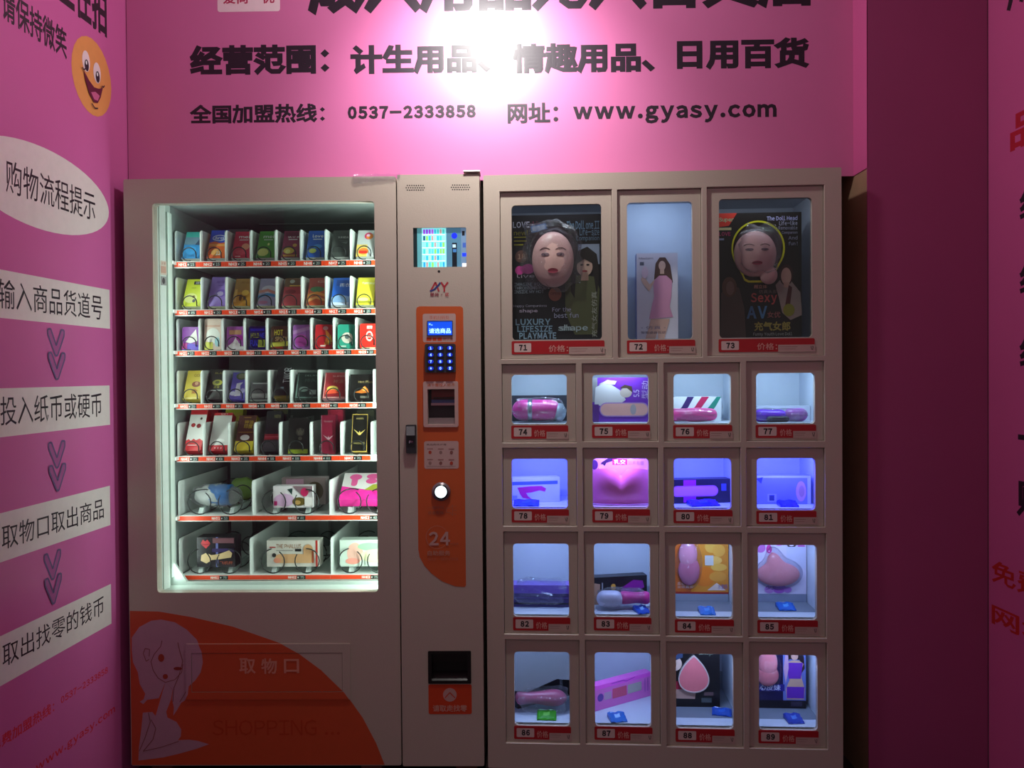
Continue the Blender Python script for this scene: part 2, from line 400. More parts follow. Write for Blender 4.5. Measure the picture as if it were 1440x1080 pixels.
b.box(ix0+.0016, ix0+.012, .085, .118, iz0+.03, iz1-.03, IN); b.box(ix0+.0016, ix0+.006, .04, .085, iz0+.002, iz1-.002, M('DCEAE2', .35))
b.build('side_channel', VM)
lz_ = P(390, 818, .10)[1]
b = MB(); b.plate([(ix0, iz0+.002), (ix1, iz0+.002), (ix1, lz_), (ix0+.055, lz_), (ix0+.004, lz_+.075), (ix0, lz_+.075)], [], .10, .112, M('BECAC4', .4)); b.build('lower_liner', VM)
# door with window
b = MB(); b.plate(rrect(mx0, mz0, mx1, mz1, .006, 3), [rrect(wx0, wz0, wx1, wz1, .011, 5)], 0, .034, PAINT); door = b.build('door', VM)
b = MB(); b.plate(rrect(wx0+.0005, wz0+.0005, wx1-.0005, wz1-.0005, .011, 5), [], .012, .016, GLASS); b.build('window_pane', door)
# pickup flap: raised frame and recessed flap
fz = lambda y: P(380, y)[1]; fx = lambda x: P(x, 950)[0]
b = MB(); b.plate(rrect(fx(262), fz(983), fx(493), fz(905), .003, 2), [rrect(fx(270), fz(972.5), fx(482), fz(917.5), .001, 2)], -.004, -.0002, PAINT); b.build('pickup_frame', door)
b = MB(); b.box(fx(270)+.0012, fx(482)-.0012, -.003, -.0002, fz(972.5)+.0012, fz(917.5)-.0012, PAINT); flap = b.build('pickup_flap', door)
# orange decal
ORA = M('C8502A', .42, var=.03); ORA2 = M('CC5C2A', .42, var=.03)
arc = [(185, 859), (224, 860), (271, 868), (327, 881), (396, 905), (421, 919), (452, 942), (485, 974), (510, 1009), (529, 1045), (541, 1075.5)]
def clip_decal(poly, x0, z0, x1, z1):   # Sutherland-Hodgman clip to a rectangle
    for ax, sg, lim in ((0, 1, x0), (0, -1, x1), (1, 1, z0), (1, -1, z1)):
        o = []
        for i in range(len(poly)):
            p, q_ = poly[i-1], poly[i]; a = sg*(p[ax]-lim); c_ = sg*(q_[ax]-lim)
            if (a >= 0) != (c_ >= 0):
                t = a/(a-c_); o.append((p[0]+t*(q_[0]-p[0]), p[1]+t*(q_[1]-p[1])))
            if c_ >= 0: o.append(q_)
        poly = o
        if not poly: return poly
    return poly
dec = [P(*p) for p in arc]; dec[0] = (mx0+.002, dec[0][1]); dec[-1] = (dec[-1][0], mz0+.002); dec.append((mx0+.002, mz0+.002))
SIL = M('B78FA0', .45)
def c8(x, y): return (160+x/3.6, 820+y/3.6)
hair = [(92, 275), (130, 222), (190, 190), (240, 184), (310, 198), (370, 235), (420, 285), (447, 345), (453, 400), (442, 450), (415, 490), (382, 520), (378, 560), (362, 592), (342, 605), (322, 640), (302, 670), (305, 630), (296, 590), (300, 540), (262, 500), (238, 560), (228, 582), (170, 590), (150, 612), (132, 600), (152, 588), (160, 560), (132, 510), (122, 450), (98, 400), (92, 340)]
hairw = [P(*c8(*p)) for p in hair]
q = MB(); q.flat(dec, -.0005, ORA)
fr_ = (fx(262), fz(983), fx(493), fz(905)); fl_ = (fx(270), fz(972.5), fx(482), fz(917.5))
for (x0, z0, x1, z1) in ((fr_[0], fl_[3], fr_[2], fr_[3]), (fr_[0], fr_[1], fr_[2], fl_[1]), (fr_[0], fl_[1], fl_[0], fl_[3]), (fl_[2], fl_[1], fr_[2], fl_[3])):
    pl = clip_decal(dec, x0, z0, x1, z1)
    if len(pl) > 2: q.flat(pl, -.0044, ORA)
    pl = clip_decal(hairw, x0, z0, x1, z1)
    if len(pl) > 2: q.flat(pl, -.0046, SIL)
pl = clip_decal(dec, fl_[0]+.0012, fl_[1]+.0012, fl_[2]-.0012, fl_[3]-.0012); q.flat(pl, -.0034, ORA)
pl = clip_decal(hairw, fl_[0]+.0012, fl_[1]+.0012, fl_[2]-.0012, fl_[3]-.0012); q.flat(pl, -.0036, SIL)
mpM = pix(FM, 0)
SIL = M('B78FA0', .45); SIL2 = M('A9808F', .45)
art(q, [('t', 'SHOPPING ...', 299, 1034, 478, 1012, .01, M('BE3F18', .42))], mpM, -.0007)
art(q, [('t', '取', 337, 947, 360, 925, .02, M('D9907A')), ('t', '物', 368, 947, 390, 925, .02, M('D9907A')), ('t', '口', 400, 946, 421, 926, .02, M('D9907A'))], mpM, -.0036)
def c8(x, y): return (160+x/3.6, 820+y/3.6)
body = [(262, 500), (298, 540), (290, 590), (266, 650), (272, 680), (318, 702), (342, 740), (340, 775), (325, 795), (380, 792), (425, 798), (482, 815), (420, 838), (335, 862), (250, 882), (125, 898), (128, 830), (140, 740), (148, 655), (196, 652), (212, 672), (236, 590)]
art(q, [('p', [c8(*p) for p in body], SIL), ('p', [c8(*p) for p in hair], SIL),
    ('l', [c8(*p) for p in ((188, 400), (205, 360), (238, 320), (245, 290))], .0022, M('7A3A38')), ('l', [c8(*p) for p in ((190, 400), (200, 440), (225, 480), (262, 502), (310, 488), (345, 450), (350, 410))], .0022, M('8A4A44')),
    ('l', [c8(*p) for p in ((325, 300), (335, 345), (350, 395), (330, 470), (305, 530), (300, 600))], .0022, M('8A4A44')), ('l', [c8(*p) for p in ((180, 370), (182, 335), (160, 330), (150, 355), (165, 395), (180, 385))], .0022, M('8A4A44')),
    ('e', *c8(241, 378), 4.3, 5.5, 'A03A1E'), ('e', *c8(325, 432), 6, 2.4, '8A2E1C'), ('e', *c8(262, 472), 3.6, 3.6, 'A03A1E'),
    ('l', [c8(*p) for p in ((176, 655), (186, 700), (160, 780), (130, 850))], .002, M('8A4A44')), ('l', [c8(*p) for p in ((190, 690), (214, 735), (200, 790), (150, 850), (240, 830), (330, 800))], .002, M('8A4A44')),
    ('l', [c8(*p) for p in ((410, 360), (428, 410), (410, 470), (360, 560), (335, 600))], .002, M('8A4A44'))], mpM, -.0007, .0001)
dd = q.build('orange_decal', door); tag(dd, 'orange quarter-ellipse decal with pale female figure outline and lettering')
# fine seam where the silhouette meets the flap
# sticker on the jamb
q = MB(); art(q, [('r', 0, .42, 1, 1, 'E6D3C4'), ('t', '注意', .15, .84, .85, .95, M('B86A5A')), ('r', .12, .5, .88, .78, 'D9A894'), ('r', .08, 0, .95, .36, 'A2A2A0'), ('e', .5, .18, .22, .13, M('333333'))], unit(0, 0, .026, .078), 0, .0002)
ja = math.atan2(.027, xj-ix0); sz_ = P(222, 401, .05)[1]
tag(q.build('notice_sticker', VM, (ix0+.010*math.cos(ja)+.0006, .035+.010*math.sin(ja)-.0012, sz_), (0, 0, ja)), 'small beige notice sticker on the left jamb')
# feet
for px in (222, 520, 655):
    b = MB(); x = P(px, 1076)[0]; b.box(x-.033, x+.033, .03, .09, .012, mz0, M('6A4A3E', .5)); b.tube([(x, .06, 0), (x, .06, .014)], .028, BLACK, 12); b.build('foot', VM)
# door handle/lock
hx0, hz0 = P(572, 637); hx1, hz1 = P(586, 597)
b = MB(); b.plate(rrect(hx0, hz0, hx1, hz1, .003, 3), [], -.016, -.0002, M('4A4A50', .3, .8)); b.box(hx0+.003, hx1-.003, -.026, -.016, hz1-.032, hz1-.004, M('B8BCC0', .2, .9)); b.tube([((hx0+hx1)/2, -.018, hz0+.035), ((hx0+hx1)/2, -.016, hz0+.035)], .007, M('888A90', .3, .9), 12)
b.box(hx0+.003, hx1-.003, -.0175, -.016, hz0+.018, hz0+.054, M('1E1E24', .4)); tag(b.build('lock_handle', VM), 'dark lock handle with chrome tab')

# controller panel
b = MB()
sx0, sz0 = P(581.5, 376); sx1, sz1 = P(655.5, 320)
bx_0, bz_0 = P(602, 596.5); bx_1, bz_1 = P(639.5, 547)
tx0, tz0 = P(603, 960); tx1, tz1 = P(662, 915)
kz1 = P(620, 245.5)[1]; kz0 = P(620, 1076.5)[1]
b.plate(rrect(kx0, kz0, kx1-.003, kz1, .005, 3), [rrect(sx0, sz0, sx1, sz1, .003, 3), rrect(bx_0, bz_0, bx_1, bz_1, .001, 2), rrect(tx0, tz0, tx1, tz1, .003, 3)], -.004, .034, PAINT)
kp = b.build('control_panel', VM)
for px0 in (571.5, 635):
    b = MB()
    for j, yy in enumerate((261.3, 264.5, 267.7)):
        for i in range(9 if j == 1 else 8):
            c = P(px0+i*3.15+(0 if j == 1 else 1.6), yy-(.6 if px0 > 600 else 0)); b.flat(ell(c[0], c[1], .0021, .0021, 8), -.0043, BLACK)
    tag(b.build('speaker_grille', kp), 'three rows of small round speaker holes', kind='stuff')
b = MB(); c = P(617.5, 382); b.flat(ell(c[0], c[1], .0042, .0042, 12), -.0043, M('3A3438')); b.flat(ell(c[0], c[1], .002, .002, 8), -.0046, BLACK); b.build('camera_lens', kp)
# screen
q = MB(); q.box(sx0, sx1, .004, .012, sz0, sz1, M('0A2A30', .2, emit=.15))
E_ = lambda h, s=1.0: M(h, .4, emit=s)
ops = [('r', 0, 0, .07, 1, E_('0C2024', .5)), ('r', .07, 0, .16, 1, E_('5CA8B0', .5)), ('r', .16, 0, .62, 1, E_('8FE8EC', .9)), ('r', .62, 0, .9, 1, E_('4C7C98', .6)), ('r', .9, 0, 1, 1, E_('6A88A8', .6)),
       ('r', .73, .0, .82, .62, E_('081420', .3)), ('r', .74, .50, .8, .58, E_('B0D0E8', .9)), ('r', .745, .38, .81, .46, E_('3A70A8', .8)), ('e', .775, .80, .055, .075, E_('1028F0', 1.0)), ('r', .92, .27, 1, .36, E_('1838F8', 1.0)),
       ('r', .92, .80, .97, .92, E_('10141C', .3)), ('r', .92, 0, 1, .1, E_('F0F0FF', 1.0)), ('r', .93, .50, .99, .62, E_('3858A8', .7))]
cs = ['8A3CE0', '9848D8', 'B060E0', '3AB8D8', '48C8C0', '2C9CD0', 'A8E8C0', '70D8D0', '205878', '88C8E8', '3078B8', 'B89898', '88E060', '58C8D8', '1868B0', 'C0F0F0']
for r_ in range(6):
    zt = .98-r_*.168
    for k in range(8):
        cc = cs[random.randrange(3)] if (r_ == 0 and k < 4) else random.choice(cs[3:])
        ops.append(('r', .185+k*.052, zt-.13, .185+k*.052+.040, zt-.01, E_(cc, .9)))
    ops.append(('r', .165, zt-.155, .60, zt-.138, E_('D8FCFC', 1.2)))
art(q, ops, unit(sx0, sz0, sx1-sx0, sz1-sz0), .004, .00004); tag(q.build('display_screen', kp), 'lit screen showing a cyan picture of a vending machine')
# logo
mpK = mpM
q = MB(); art(q, [('l', [(605.5, 410), (612.5, 397), (617.5, 410)], .005, M('B02A38')), ('l', [(605, 409.5), (611, 407.5), (617, 401), (619.5, 397.5)], .0055, M('28387A')), ('l', [(620.5, 397), (625, 404), (630, 397)], .005, M('B02A38')), ('l', [(625, 403), (625, 410.5)], .005, M('B02A38')),
    ('t', '爱尚', 605, 417, 617, 411.5, .02, M('8A3040')), ('e', 621.5, 414.3, .7, .7, M('8A3040')), ('t', '优', 626, 417, 631.5, 411.5, .02, M('B02A38'))], mpK, -.0044, .0002); tag(q.build('maker_logo', kp), 'red and blue letter logo')
# orange strip decal
L2 = [(585.5, 436), (586.5, 432.5), (590, 431), (648, 431), (651, 433), (651.5, 437), (655.5, 822), (653.5, 825), (640, 824), (622, 817), (607, 806), (597, 795), (590.5, 783), (588.5, 772)]
q = MB(); 
pts = [P(*p) for p in L2]; hole = rrect(bx_0, bz_0, bx_1, bz_1, .001, 2)
q.plate(pts, [hole], -.0046, -.0041, ORA2)
GR = M('C8A9A2', .45)
ops = [('r', 595, 481.5, 641, 441, .006, GR), ('t', '手机扫码处', 604, 449.5, 632, 444, .01, M('C8643E')),
       ('r', 600, 479.5, 607, 474.5, M('D2461A')), ('r', 608.5, 479.5, 614, 474.5, M('D2461A')), ('r', 615.5, 479.5, 621.5, 474.5, M('D2461A')), ('t', '确认键', 623, 479, 637, 474.5, .01, M('B4503A')),
       ('r', 597, 659, 645, 620, .006, GR), ('t', '商品购买步骤', 600, 626.5, 628, 623.5, .01, M('5A3A38'))]
for i in range(3):
    for j in range(2):
        x = 605+i*15; y = 636+j*15
        ops += [('r', x-4, y-4.2, x+4, y-5.6, M('A0706A')), ('e', x, y, 2.2, 2.4, M(('B8402A', '9A7A74', '8A5A54')[(i+j) % 3]))]
ops += [('l', [(600, 655.5), (641, 655.5)], .001, M('7A5A56')),
        ('t', '一键呼叫', 602, 716, 624, 711, .01, M('A86A52')), ('t', '语音客服', 602, 723, 624, 718, .01, M('A86A52')),
        ('l', [(628, 714), (633, 714), (637, 709.5), (637, 724.5), (633, 720), (628, 720), (628, 714)], .0013, M('A86A52')), ('l', [(639, 712), (642, 711)], .0012, M('A86A52')), ('l', [(639, 717), (642.5, 717)], .0012, M('A86A52')), ('l', [(639, 722), (642, 723)], .0012, M('A86A52')),
        ('l', [(615+15.5*math.cos(t*PI/12), 755+16*math.sin(t*PI/12)) for t in range(3, 21)], .0013, M('C58470')),
        ('l', [(615+15.5*math.cos(t*PI/12), 755+16*math.sin(t*PI/12)) for t in range(20, 23)], .0008, M('C58470')),
        ('t', '24', 603.5, 766.5, 633, 747, .03, M('C79E96')), ('t', 'HOUR', 634, 766, 645, 762.5, .01, M('A86A52')), ('t', '自助服务', 601.5, 781, 633.5, 773.5, .02, M('C08672')), ('t', 'SELF-SERVICE', 601.5, 787.5, 645, 783.5, .01, M('B8705A'))]
art(q, ops, mpK, -.0048, .00005)
tag(q.build('orange_decal', kp), 'long orange strip decal with labels and 24 hour logo')
# bill acceptor: grey bezel and slot
q = MB(); ax0, az0 = P(596, 600.5); ax1, az1 = P(644.5, 536)
q.plate(rrect(ax0, az0, ax1, az1, .006, 3), [hole], -.009, -.0049, GR)
art(q, [('t', '请平整投入纸币', 601, 543.8, 640, 539, .01, M('C8643E'))], mpK, -.0092)
q.box(bx_0, bx_1, .026, .030, bz_0, bz_1, M('3A2E34', .4)); hh = bz_1-bz_0; ww = bx_1-bx_0
q.box(bx_0+ww*.12, bx_1, .012, .026, bz_1-hh*.48, bz_1-.002, M('7A3030', .4)); q.box(bx_0+ww*.12, bx_1, .011, .013, bz_1-hh*.44, bz_1-hh*.30, M('5A6A9A', .4)); q.box(bx_0+ww*.10, bx_1, .010, .012, bz_1-hh*.47, bz_1-hh*.40, M('C8A8B0', .4))
q.box(bx_0+.001, bx_1-.001, .006, .024, bz_0, bz_0+hh*.17, M('8A7A7C', .4)); q.box(bx_0+ww*.2, bx_1, -.001, .010, bz_1-hh*.27, bz_1-hh*.24, BLACK)
tag(q.build('bill_acceptor', kp), 'grey bezel banknote acceptor with dark slot')
# lcd
q = MB(); lx0, lz0 = P(602, 471.5); lx1, lz1 = P(636, 452); q.box(lx0, lx1, -.0075, -.0055, lz0, lz1, E_('0A4CE0', .9))
q.plate(rrect(lx0-.002, lz0-.002, lx1+.002, lz1+.002), [rrect(lx0, lz0, lx1, lz1)], -.0085, -.0052, M('2A2A34'))
art(q, [('t', '请选商品', .05, .12, .95, .50, .02, E_('B0F0FF', 1.3)), ('r', .05, .74, .12, .86, E_('80C8FF', 1)), ('r', .14, .70, .2, .78, E_('80C8FF', 1))], unit(lx0, lz0, lx1-lx0, lz1-lz0), -.0078); q.build('lcd_display', kp)
# keypad
q = MB(); x0, z0 = P(598.5, 524); x1, z1 = P(641, 483.5); q.plate(rrect(x0, z0, x1, z1, .006, 4), [], -.017, -.005, M('3C3A44', .4)); kpd = q.build('keypad', kp)
for i, ch in enumerate('123456789*0='):
    cx_ = x0+(x1-x0)*(.20+.31*(i % 3)); cz_ = z1-(z1-z0)*(.15+.235*(i//3)); kw, kh = .0115, .0075
    q = MB(); q.plate(rrect(cx_-kw, cz_-kh, cx_+kw, cz_+kh, .002, 2), [], -.021, -.0171, M('22263A', .4))
    art(q, [('e', cx_, cz_, kw*.75, kh*.85, E_('0C2CD0', .55)), ('t', ch, cx_-.003, cz_-.004, cx_+.003, cz_+.004, .03, E_('9CD0FF', 1.6))], lambda u, v: (u, v), -.0212, .0002); q.build('key', kpd)
# round button
c = P(620.7, 690.7); q = MB(); q.tube([(c[0], -.012, c[1]), (c[0], -.004, c[1])], .029, M('8E8288', .35, .4), 28); q.tube([(c[0], -.015, c[1]), (c[0], -.0125, c[1])], .0225, M('0E2A2C', .3), 28); q.tube([(c[0], -.019, c[1]), (c[0], -.0152, c[1])], .0185, E_('E4FAFF', 1.7), 28); tag(q.build('service_button', kp), 'round white lit button in a grey ring')
# coin return
q = MB(); q.plate(rrect(tx0-.001, tz0-.001, tx1+.001, tz1+.001, .003, 3), [rrect(tx0+.010, tz0+.008, tx1-.010, tz1-.008, .003, 3)], -.007, -.0042, M('1A1618', .35)); q.box(tx0+.004, tx1-.004, .028, .032, tz0+.004, tz1-.004, M('0E0C0E', .4)); q.prof([(.0, tz0+.002), (.03, tz0+.002), (.03, tz0+.03)], tx0+.004, tx1-.004, M('1C181A', .3)); q.box(tx0+.008, tx1-.008, .004, .008, tz1-.036, tz1-.004, M('181416', .3)); tag(q.build('coin_return', kp), 'black coin return tray')
q = MB(); ops = [('r', 603, 1003.5, 663.3, 961.5, .006, M('CF431C', .42)), ('e', 632.8, 976.3, 9.6, 9.6, M('C79E96')), ('l', [(626, 980.5), (632.8, 973), (640, 980.5)], .003, M('CF431C')), ('t', '请取走找零', 609, 1000, 657, 990.5, .02, M('D29A88'))]
art(q, ops, mpK, -.0043, .0002); tag(q.build('return_label', kp), 'orange label with arrow circle')
# film and tab on the top edge
q = MB(); a = P(497, 249); e = P(563, 249)
vv = []; n = 12
for i in range(n+1):
    for j in range(4):
        vv.append((a[0]+(e[0]-a[0])*i/n, -.002-.006*abs(math.sin(i*1.7+j)), mz1+.006-.030*j/3*(1-.5*i/n)+.002*math.sin(i*2.3)))
q.add(vv, [(i*4+j, i*4+j+1, (i+1)*4+j+1, (i+1)*4+j) for i in range(n) for j in range(3)], FILM, True)
tag(q.build('torn_film'), 'strip of torn clear film on the top right door edge', 'plastic film')
q = MB(); a = P(652, 243); e = P(675, 243); q.prof([(-.012, kz1+.006), (-.010, kz1+.010), (.04, kz1+.004), (.04, kz1+.001)], a[0], e[0], M('C9BBB2', .3)); q.build('top_tab', kp)

# lights inside the machine: LED strips hidden behind the door edges
zc_ = (iz0+iz1)/2
def strip(name, x, y, tx, ty, e, size, hgt, colr=(.86, 1, .93), z=None):
    z = z if z is not None else zc_
    d = bpy.data.lights.new(name, 'AREA'); d.shape = 'RECTANGLE'; d.size = size; d.size_y = hgt; d.energy = e; d.color = colr
    o = bpy.data.objects.new(name, d); COL.objects.link(o); o.location = (x, y, z)
    o.rotation_euler = (Vector((tx, ty, z))-Vector((x, y, z))).to_track_quat('-Z', 'Y').to_euler()
    return o
strip('led_strip', ix1-.012, .050, ix0+.15, .22, 5.0, .018, iz1-iz0-.05)
strip('led_strip', xj+.004, .078, ix1, .50, 1.2, .010, iz1-iz0-.05)
d = bpy.data.lights.new('led_strip', 'AREA'); d.shape = 'RECTANGLE'; d.size = ix1-ix0-.06; d.size_y = .012; d.energy = .12; d.color = (.86, 1, .93)
o = bpy.data.objects.new('led_strip', d); COL.objects.link(o); o.location = ((ix0+ix1)/2, .055, iz0+.012); o.rotation_euler = (Vector((0, .4, .7))).to_track_quat('-Z', 'Y').to_euler()

# trays
TF = .15; TB = .62
TAG_R = M('F0461A', .4, emit=0); TAG_W = M('F4F0EA', .4); TAG_K = M('142420', .4)
COIL = M('141A1A', .3)
rows = [
 # strip top, strip bottom, divider top, divider x list, first code, prices
 (366.5, 376, 322, (244, 281, 316, 351, 386, 421.5, 456.5, 492, 528), 101, (15, 15, 25, 20, 20, 20, 25, 20)),
 (434.5, 443.5, 388, (246, 282, 316.5, 352, 387, 423, 457, 492, 528), 111, (8, 20, 25, 15, 15, 20, 20, 20)),
 (492, 500.5, 446.5, (248, 279, 311, 342, 373.5, 405, 436, 468, 499.5, 531), 121, (10, 10, 10, 10, 10, 15, 15, 15, 10)),
 (566.5, 575, 520, (247, 282, 313, 344.5, 376, 407.5, 446.5, 486, 524.5), 131, (20, 30, 30, 55, 15, 40, 40, 60)),
 (640.5, 649, 594, (248, 285, 320, 357, 392, 435.5, 478.5, 521.5), 141, (25, 8, 35, 98, 88, 60, 70)),
 (724, 732.5, 676, (250, 354, 463, 570), 151, (50, 40, 40)),
 (807.5, 815.5, 757, (250, 351, 465, 570), 161, (75, 75, 75))]
names = ['top', 'second', 'third', 'fourth', 'fifth', 'sixth', 'bottom']
slots = []
def prof_divider(z0, z1, r=.014):
    pts = [(TF+.002, z0), (TB-.02, z0), (TB-.02, z1)]
    for i in range(5):
        a = PI/2+PI/2*i/4; pts.append((TF+.002+r+r*math.cos(a), z1-r+r*math.sin(a)))
    return pts
for ri, (st, sb, dt, xs, code, prices) in enumerate(rows):
    zt = P(390, st, TF)[1]; zb_ = P(390, sb, TF)[1]; zd = P(390, dt, TF)[1]
    X = [P(x, st, TF)[0] for x in xs]; xa = ix0+.005; X[0] = max(X[0], xa+.001); xb = ix1-.003
    b = MB()
    b.box(xa, xb, TF-.002, TB, zt-.004, zt-.001, TRAY); b.box(xa, xb, TF-.004, TF-.001, zb_, zt, TRAY)
    b.box(xa-.003, xa+.010, TF-.03, TF+.10, zt-.012, zt-.001, TRAY)
    tr = b.build('shelf_tray', VM)
    for x in X[:-1] if ri > 4 else X:
        if x > xb-.004: continue
        b = MB(); b.prof(prof_divider(zt-.001, zd), x, x+.0035, TRAY); b.build('divider', tr)
    for si in range(len(prices)):
        x0 = X[si]; x1 = min(X[si+1], xb); wdt = x1-x0
        b = MB(); hs = zt-zb_
        k0 = x0 if si else xa+.002
        b.box(k0+.0005, x1-.0003, TF-.0056, TF-.0042, zb_+hs*.16, zt-hs*.12, TAG_R)
        ww = X[1]-X[0] if ri < 5 else .085
        off = 0 if ri < 5 else (wdt-.085)*.62
        tx_ = x0+off
        art(b, [('t', 'NH%d' % (code-100), tx_+ww*.18, zb_+hs*.28, tx_+ww*.50, zt-hs*.26, .03, TAG_W), ('r', tx_+ww*.52, zb_+hs*.18, tx_+ww*.86, zt-hs*.14, TAG_K), ('t', '￥', tx_+ww*.54, zb_+hs*.36, tx_+ww*.60, zt-hs*.36, .02, TAG_W),
                ('t', str(prices[si]), tx_+ww*.66, zb_+hs*.3, tx_+ww*.80, zt-hs*.28, .01, M('C8D8D0'))], lambda u, v: (u, v), TF-.0056, .0002)
        b.build('price_tag', tr); code += 1
        n = 1 if ri < 5 else 2
        for c_ in range(n):
            r = min(.0225, wdt*.30) if ri < 5 else .040
            cxx = x0+.0035+(wdt-.0035)*(.52 if n == 1 else (.27, .70)[c_]); czz = zt+r+.002
            pts = []; pitch = .058 if ri < 5 else .09; turns = 5 if ri < 5 else 4
            sgn = 1 if c_ == 0 else -1
            for i in range(int(turns*20)+1):
                t = i/20; a = -PI*.40-t*2*PI if ri < 5 else (-PI*.0-t*2*PI+PI*.3 if c_ == 0 else PI*.8+t*2*PI)
                yy = TF+.003+.010*t if t <= .85 else (TF+.0115+(t-.85)/.15*.045 if t < 1 else TF+.0565+(t-1)*pitch)
                pts.append((cxx+r*math.cos(a), yy, czz+r*math.sin(a)))
            b = MB(); b.tube(pts, (.0019 if ri < 5 else .0021), COIL, 5); b.build('coil', tr)
            if ri >= 5:
                b = MB(); b.prof([(TF+.012, zt-.001), (TF+.03, zt+.020), (TF+.20, zt+.020), (TF+.20, zt-.001)], cxx-.008, cxx+.006, FROST); b.build('support_rail', tr)
        slots.append((ri, si, x0+.0035, x1, zt))
SL = {(a, b_): (x0, x1, z) for a, b_, x0, x1, z in slots}
ordn = ['first', 'second', 'third', 'fourth', 'fifth', 'sixth', 'seventh', 'eighth', 'ninth']
def carton(mb, w_, t, h, base, side=None, r=0):
    m = col(base, rough=.35); ms = col(side or base, rough=.35)
    if r: mb.plate(rrect(0, 0, w_, h, r, 4), [], -t, 0, m)
    else:
        mb.box(0, w_, -t, 0, 0, h, ms); mb.flat([(0, 0), (w_, 0), (w_, h), (0, h)], -t-.0001, m)
def slot_box(ri, si, w_, h, t, lean, base, ops, desc, side=None, yaw=0, dx=0, dy=0, r=0, dz=0, cat='box', name='product_box', edge=None):
    x0, x1, z = SL[(ri, si)]
    x = (x0+x1)/2-w_/2+.002+dx
    b = MB(); carton(b, w_, t, h, base, side, r)
    y = TF+.017+t*math.cos(lean)+dy
    o = b.build(name, None, (x, y, z+dz+.0006), (-lean, 0, yaw))
    q = MB(); art(q, ops, unit(0, 0, w_, h), -t-.0002, .0002, rough=.35)
    if q.v: q.build('front_print', o)
    if edge:
        q = MB(); q.flat([(0, 0), (w_, 0), (w_, 1), (0, 1)], 0, col(edge))
        q.v = [(v[0], -t+v[2]*t, -.0003) for v in q.v]; q.build('bottom_panel', o)
    lab = '%s in %s slot of %s shelf' % (desc, ordn[si], names[ri])
    tag(o, lab, cat, 'packaged goods on the coil shelves')
    return o
D = math.radians
W1, H1, T1, LN = .060, .108, .026, D(27)
def std(c, lg, motif): return [('t', lg, .25, .74, .85, .86, .02, 'F2F2F0'), ('r', .3, .66, .8, .69, 'E0E0E0')]+motif
row1 = [
 ('2C8FD0', 'blue and teal pack', [('r', 0, .78, 1, 1, '3CB0A8'), ('r', 0, .52, 1, .8, '6E90A4'), ('p', [(.6, .5), (1, .95), (1, .5)], '34506A'), ('e', .45, .3, .3, .16, '3CA4E8'), ('t', 'safe', .35, .06, .7, .14, '12305A')]),
 ('E86A2C', 'orange pack with blue top and oval logo', [('p', [(0, .55), (.3, .6), (.6, .54), (1, .58), (1, 1), (0, 1)], '2448C0'), ('e', .52, .72, .38, .11, 'E8ECF8'), ('e', .52, .72, .34, .085, '2448C0'), ('t', 'durex', .26, .67, .8, .78, .02, 'FFFFFF'), ('r', 0, .42, 1, .5, 'F0A050'), ('e', .5, .2, .3, .12, 'F4B060'), ('t', '12', .5, .1, .75, .24, .02, 'FFFFFF')]),
 ('C83048', 'red pack', std('', 'mei', [('e', .7, .42, .22, .12, 'E8A080'), ('e', .5, .2, .3, .1, 'D85060'), ('r', .2, .04, .5, .07, 'F0D0D0')])),
 ('4E9A3C', 'green pack', std('', 'mei', [('e', .35, .2, .3, .14, 'D8E080'), ('e', .6, .5, .06, .05, 'E8F0A0')])),
 ('8C2A50', 'maroon pack with gold flowers', std('', 'ultra', [('r', .1, .8, 1, .96, '6A1838'), ('e', .4, .25, .3, .12, 'D8B850'), ('e', .35, .22, .14, .08, 'F0E890'), ('e', .7, .45, .12, .06, 'D0A850'), ('r', .1, .03, .9, .1, 'C89048')])),
 ('2458B8', 'deep blue pack', std('', 'love', [('e', .35, .24, .2, .09, 'C8D870'), ('e', .6, .4, .25, .08, '4890D8')])),
 ('3C403E', 'dark grey pack', [('t', 'VANDA', .3, .70, .9, .78, .02, 'B8B8B4'), ('r', .4, .60, .9, .61, '80807C'), ('p', [(.5, .55), (.9, .58), (.8, .48)], '68706C'), ('r', 0, .0, .8, .18, '4A504C')]),
 ('B4B8B8', 'silver pack with rainbow circle', [('e', .62, .78, .24, .13, 'C03060'), ('e', .68, .76, .20, .1, 'E08030'), ('e', .6, .80, .1, .05, 'F0C0E0'), ('r', 0, 0, .6, .45, 'E0C060'), ('e', .4, .2, .28, .12, 'E88030'), ('r', .15, .12, .6, .22, 'D83020')])]
for i, (c_, ds, op) in enumerate(row1):
    slot_box(0, i, W1, H1+(.006 if i == 1 else 0), T1, LN, c_, op, ds, side=c_, edge='D8DAD6')
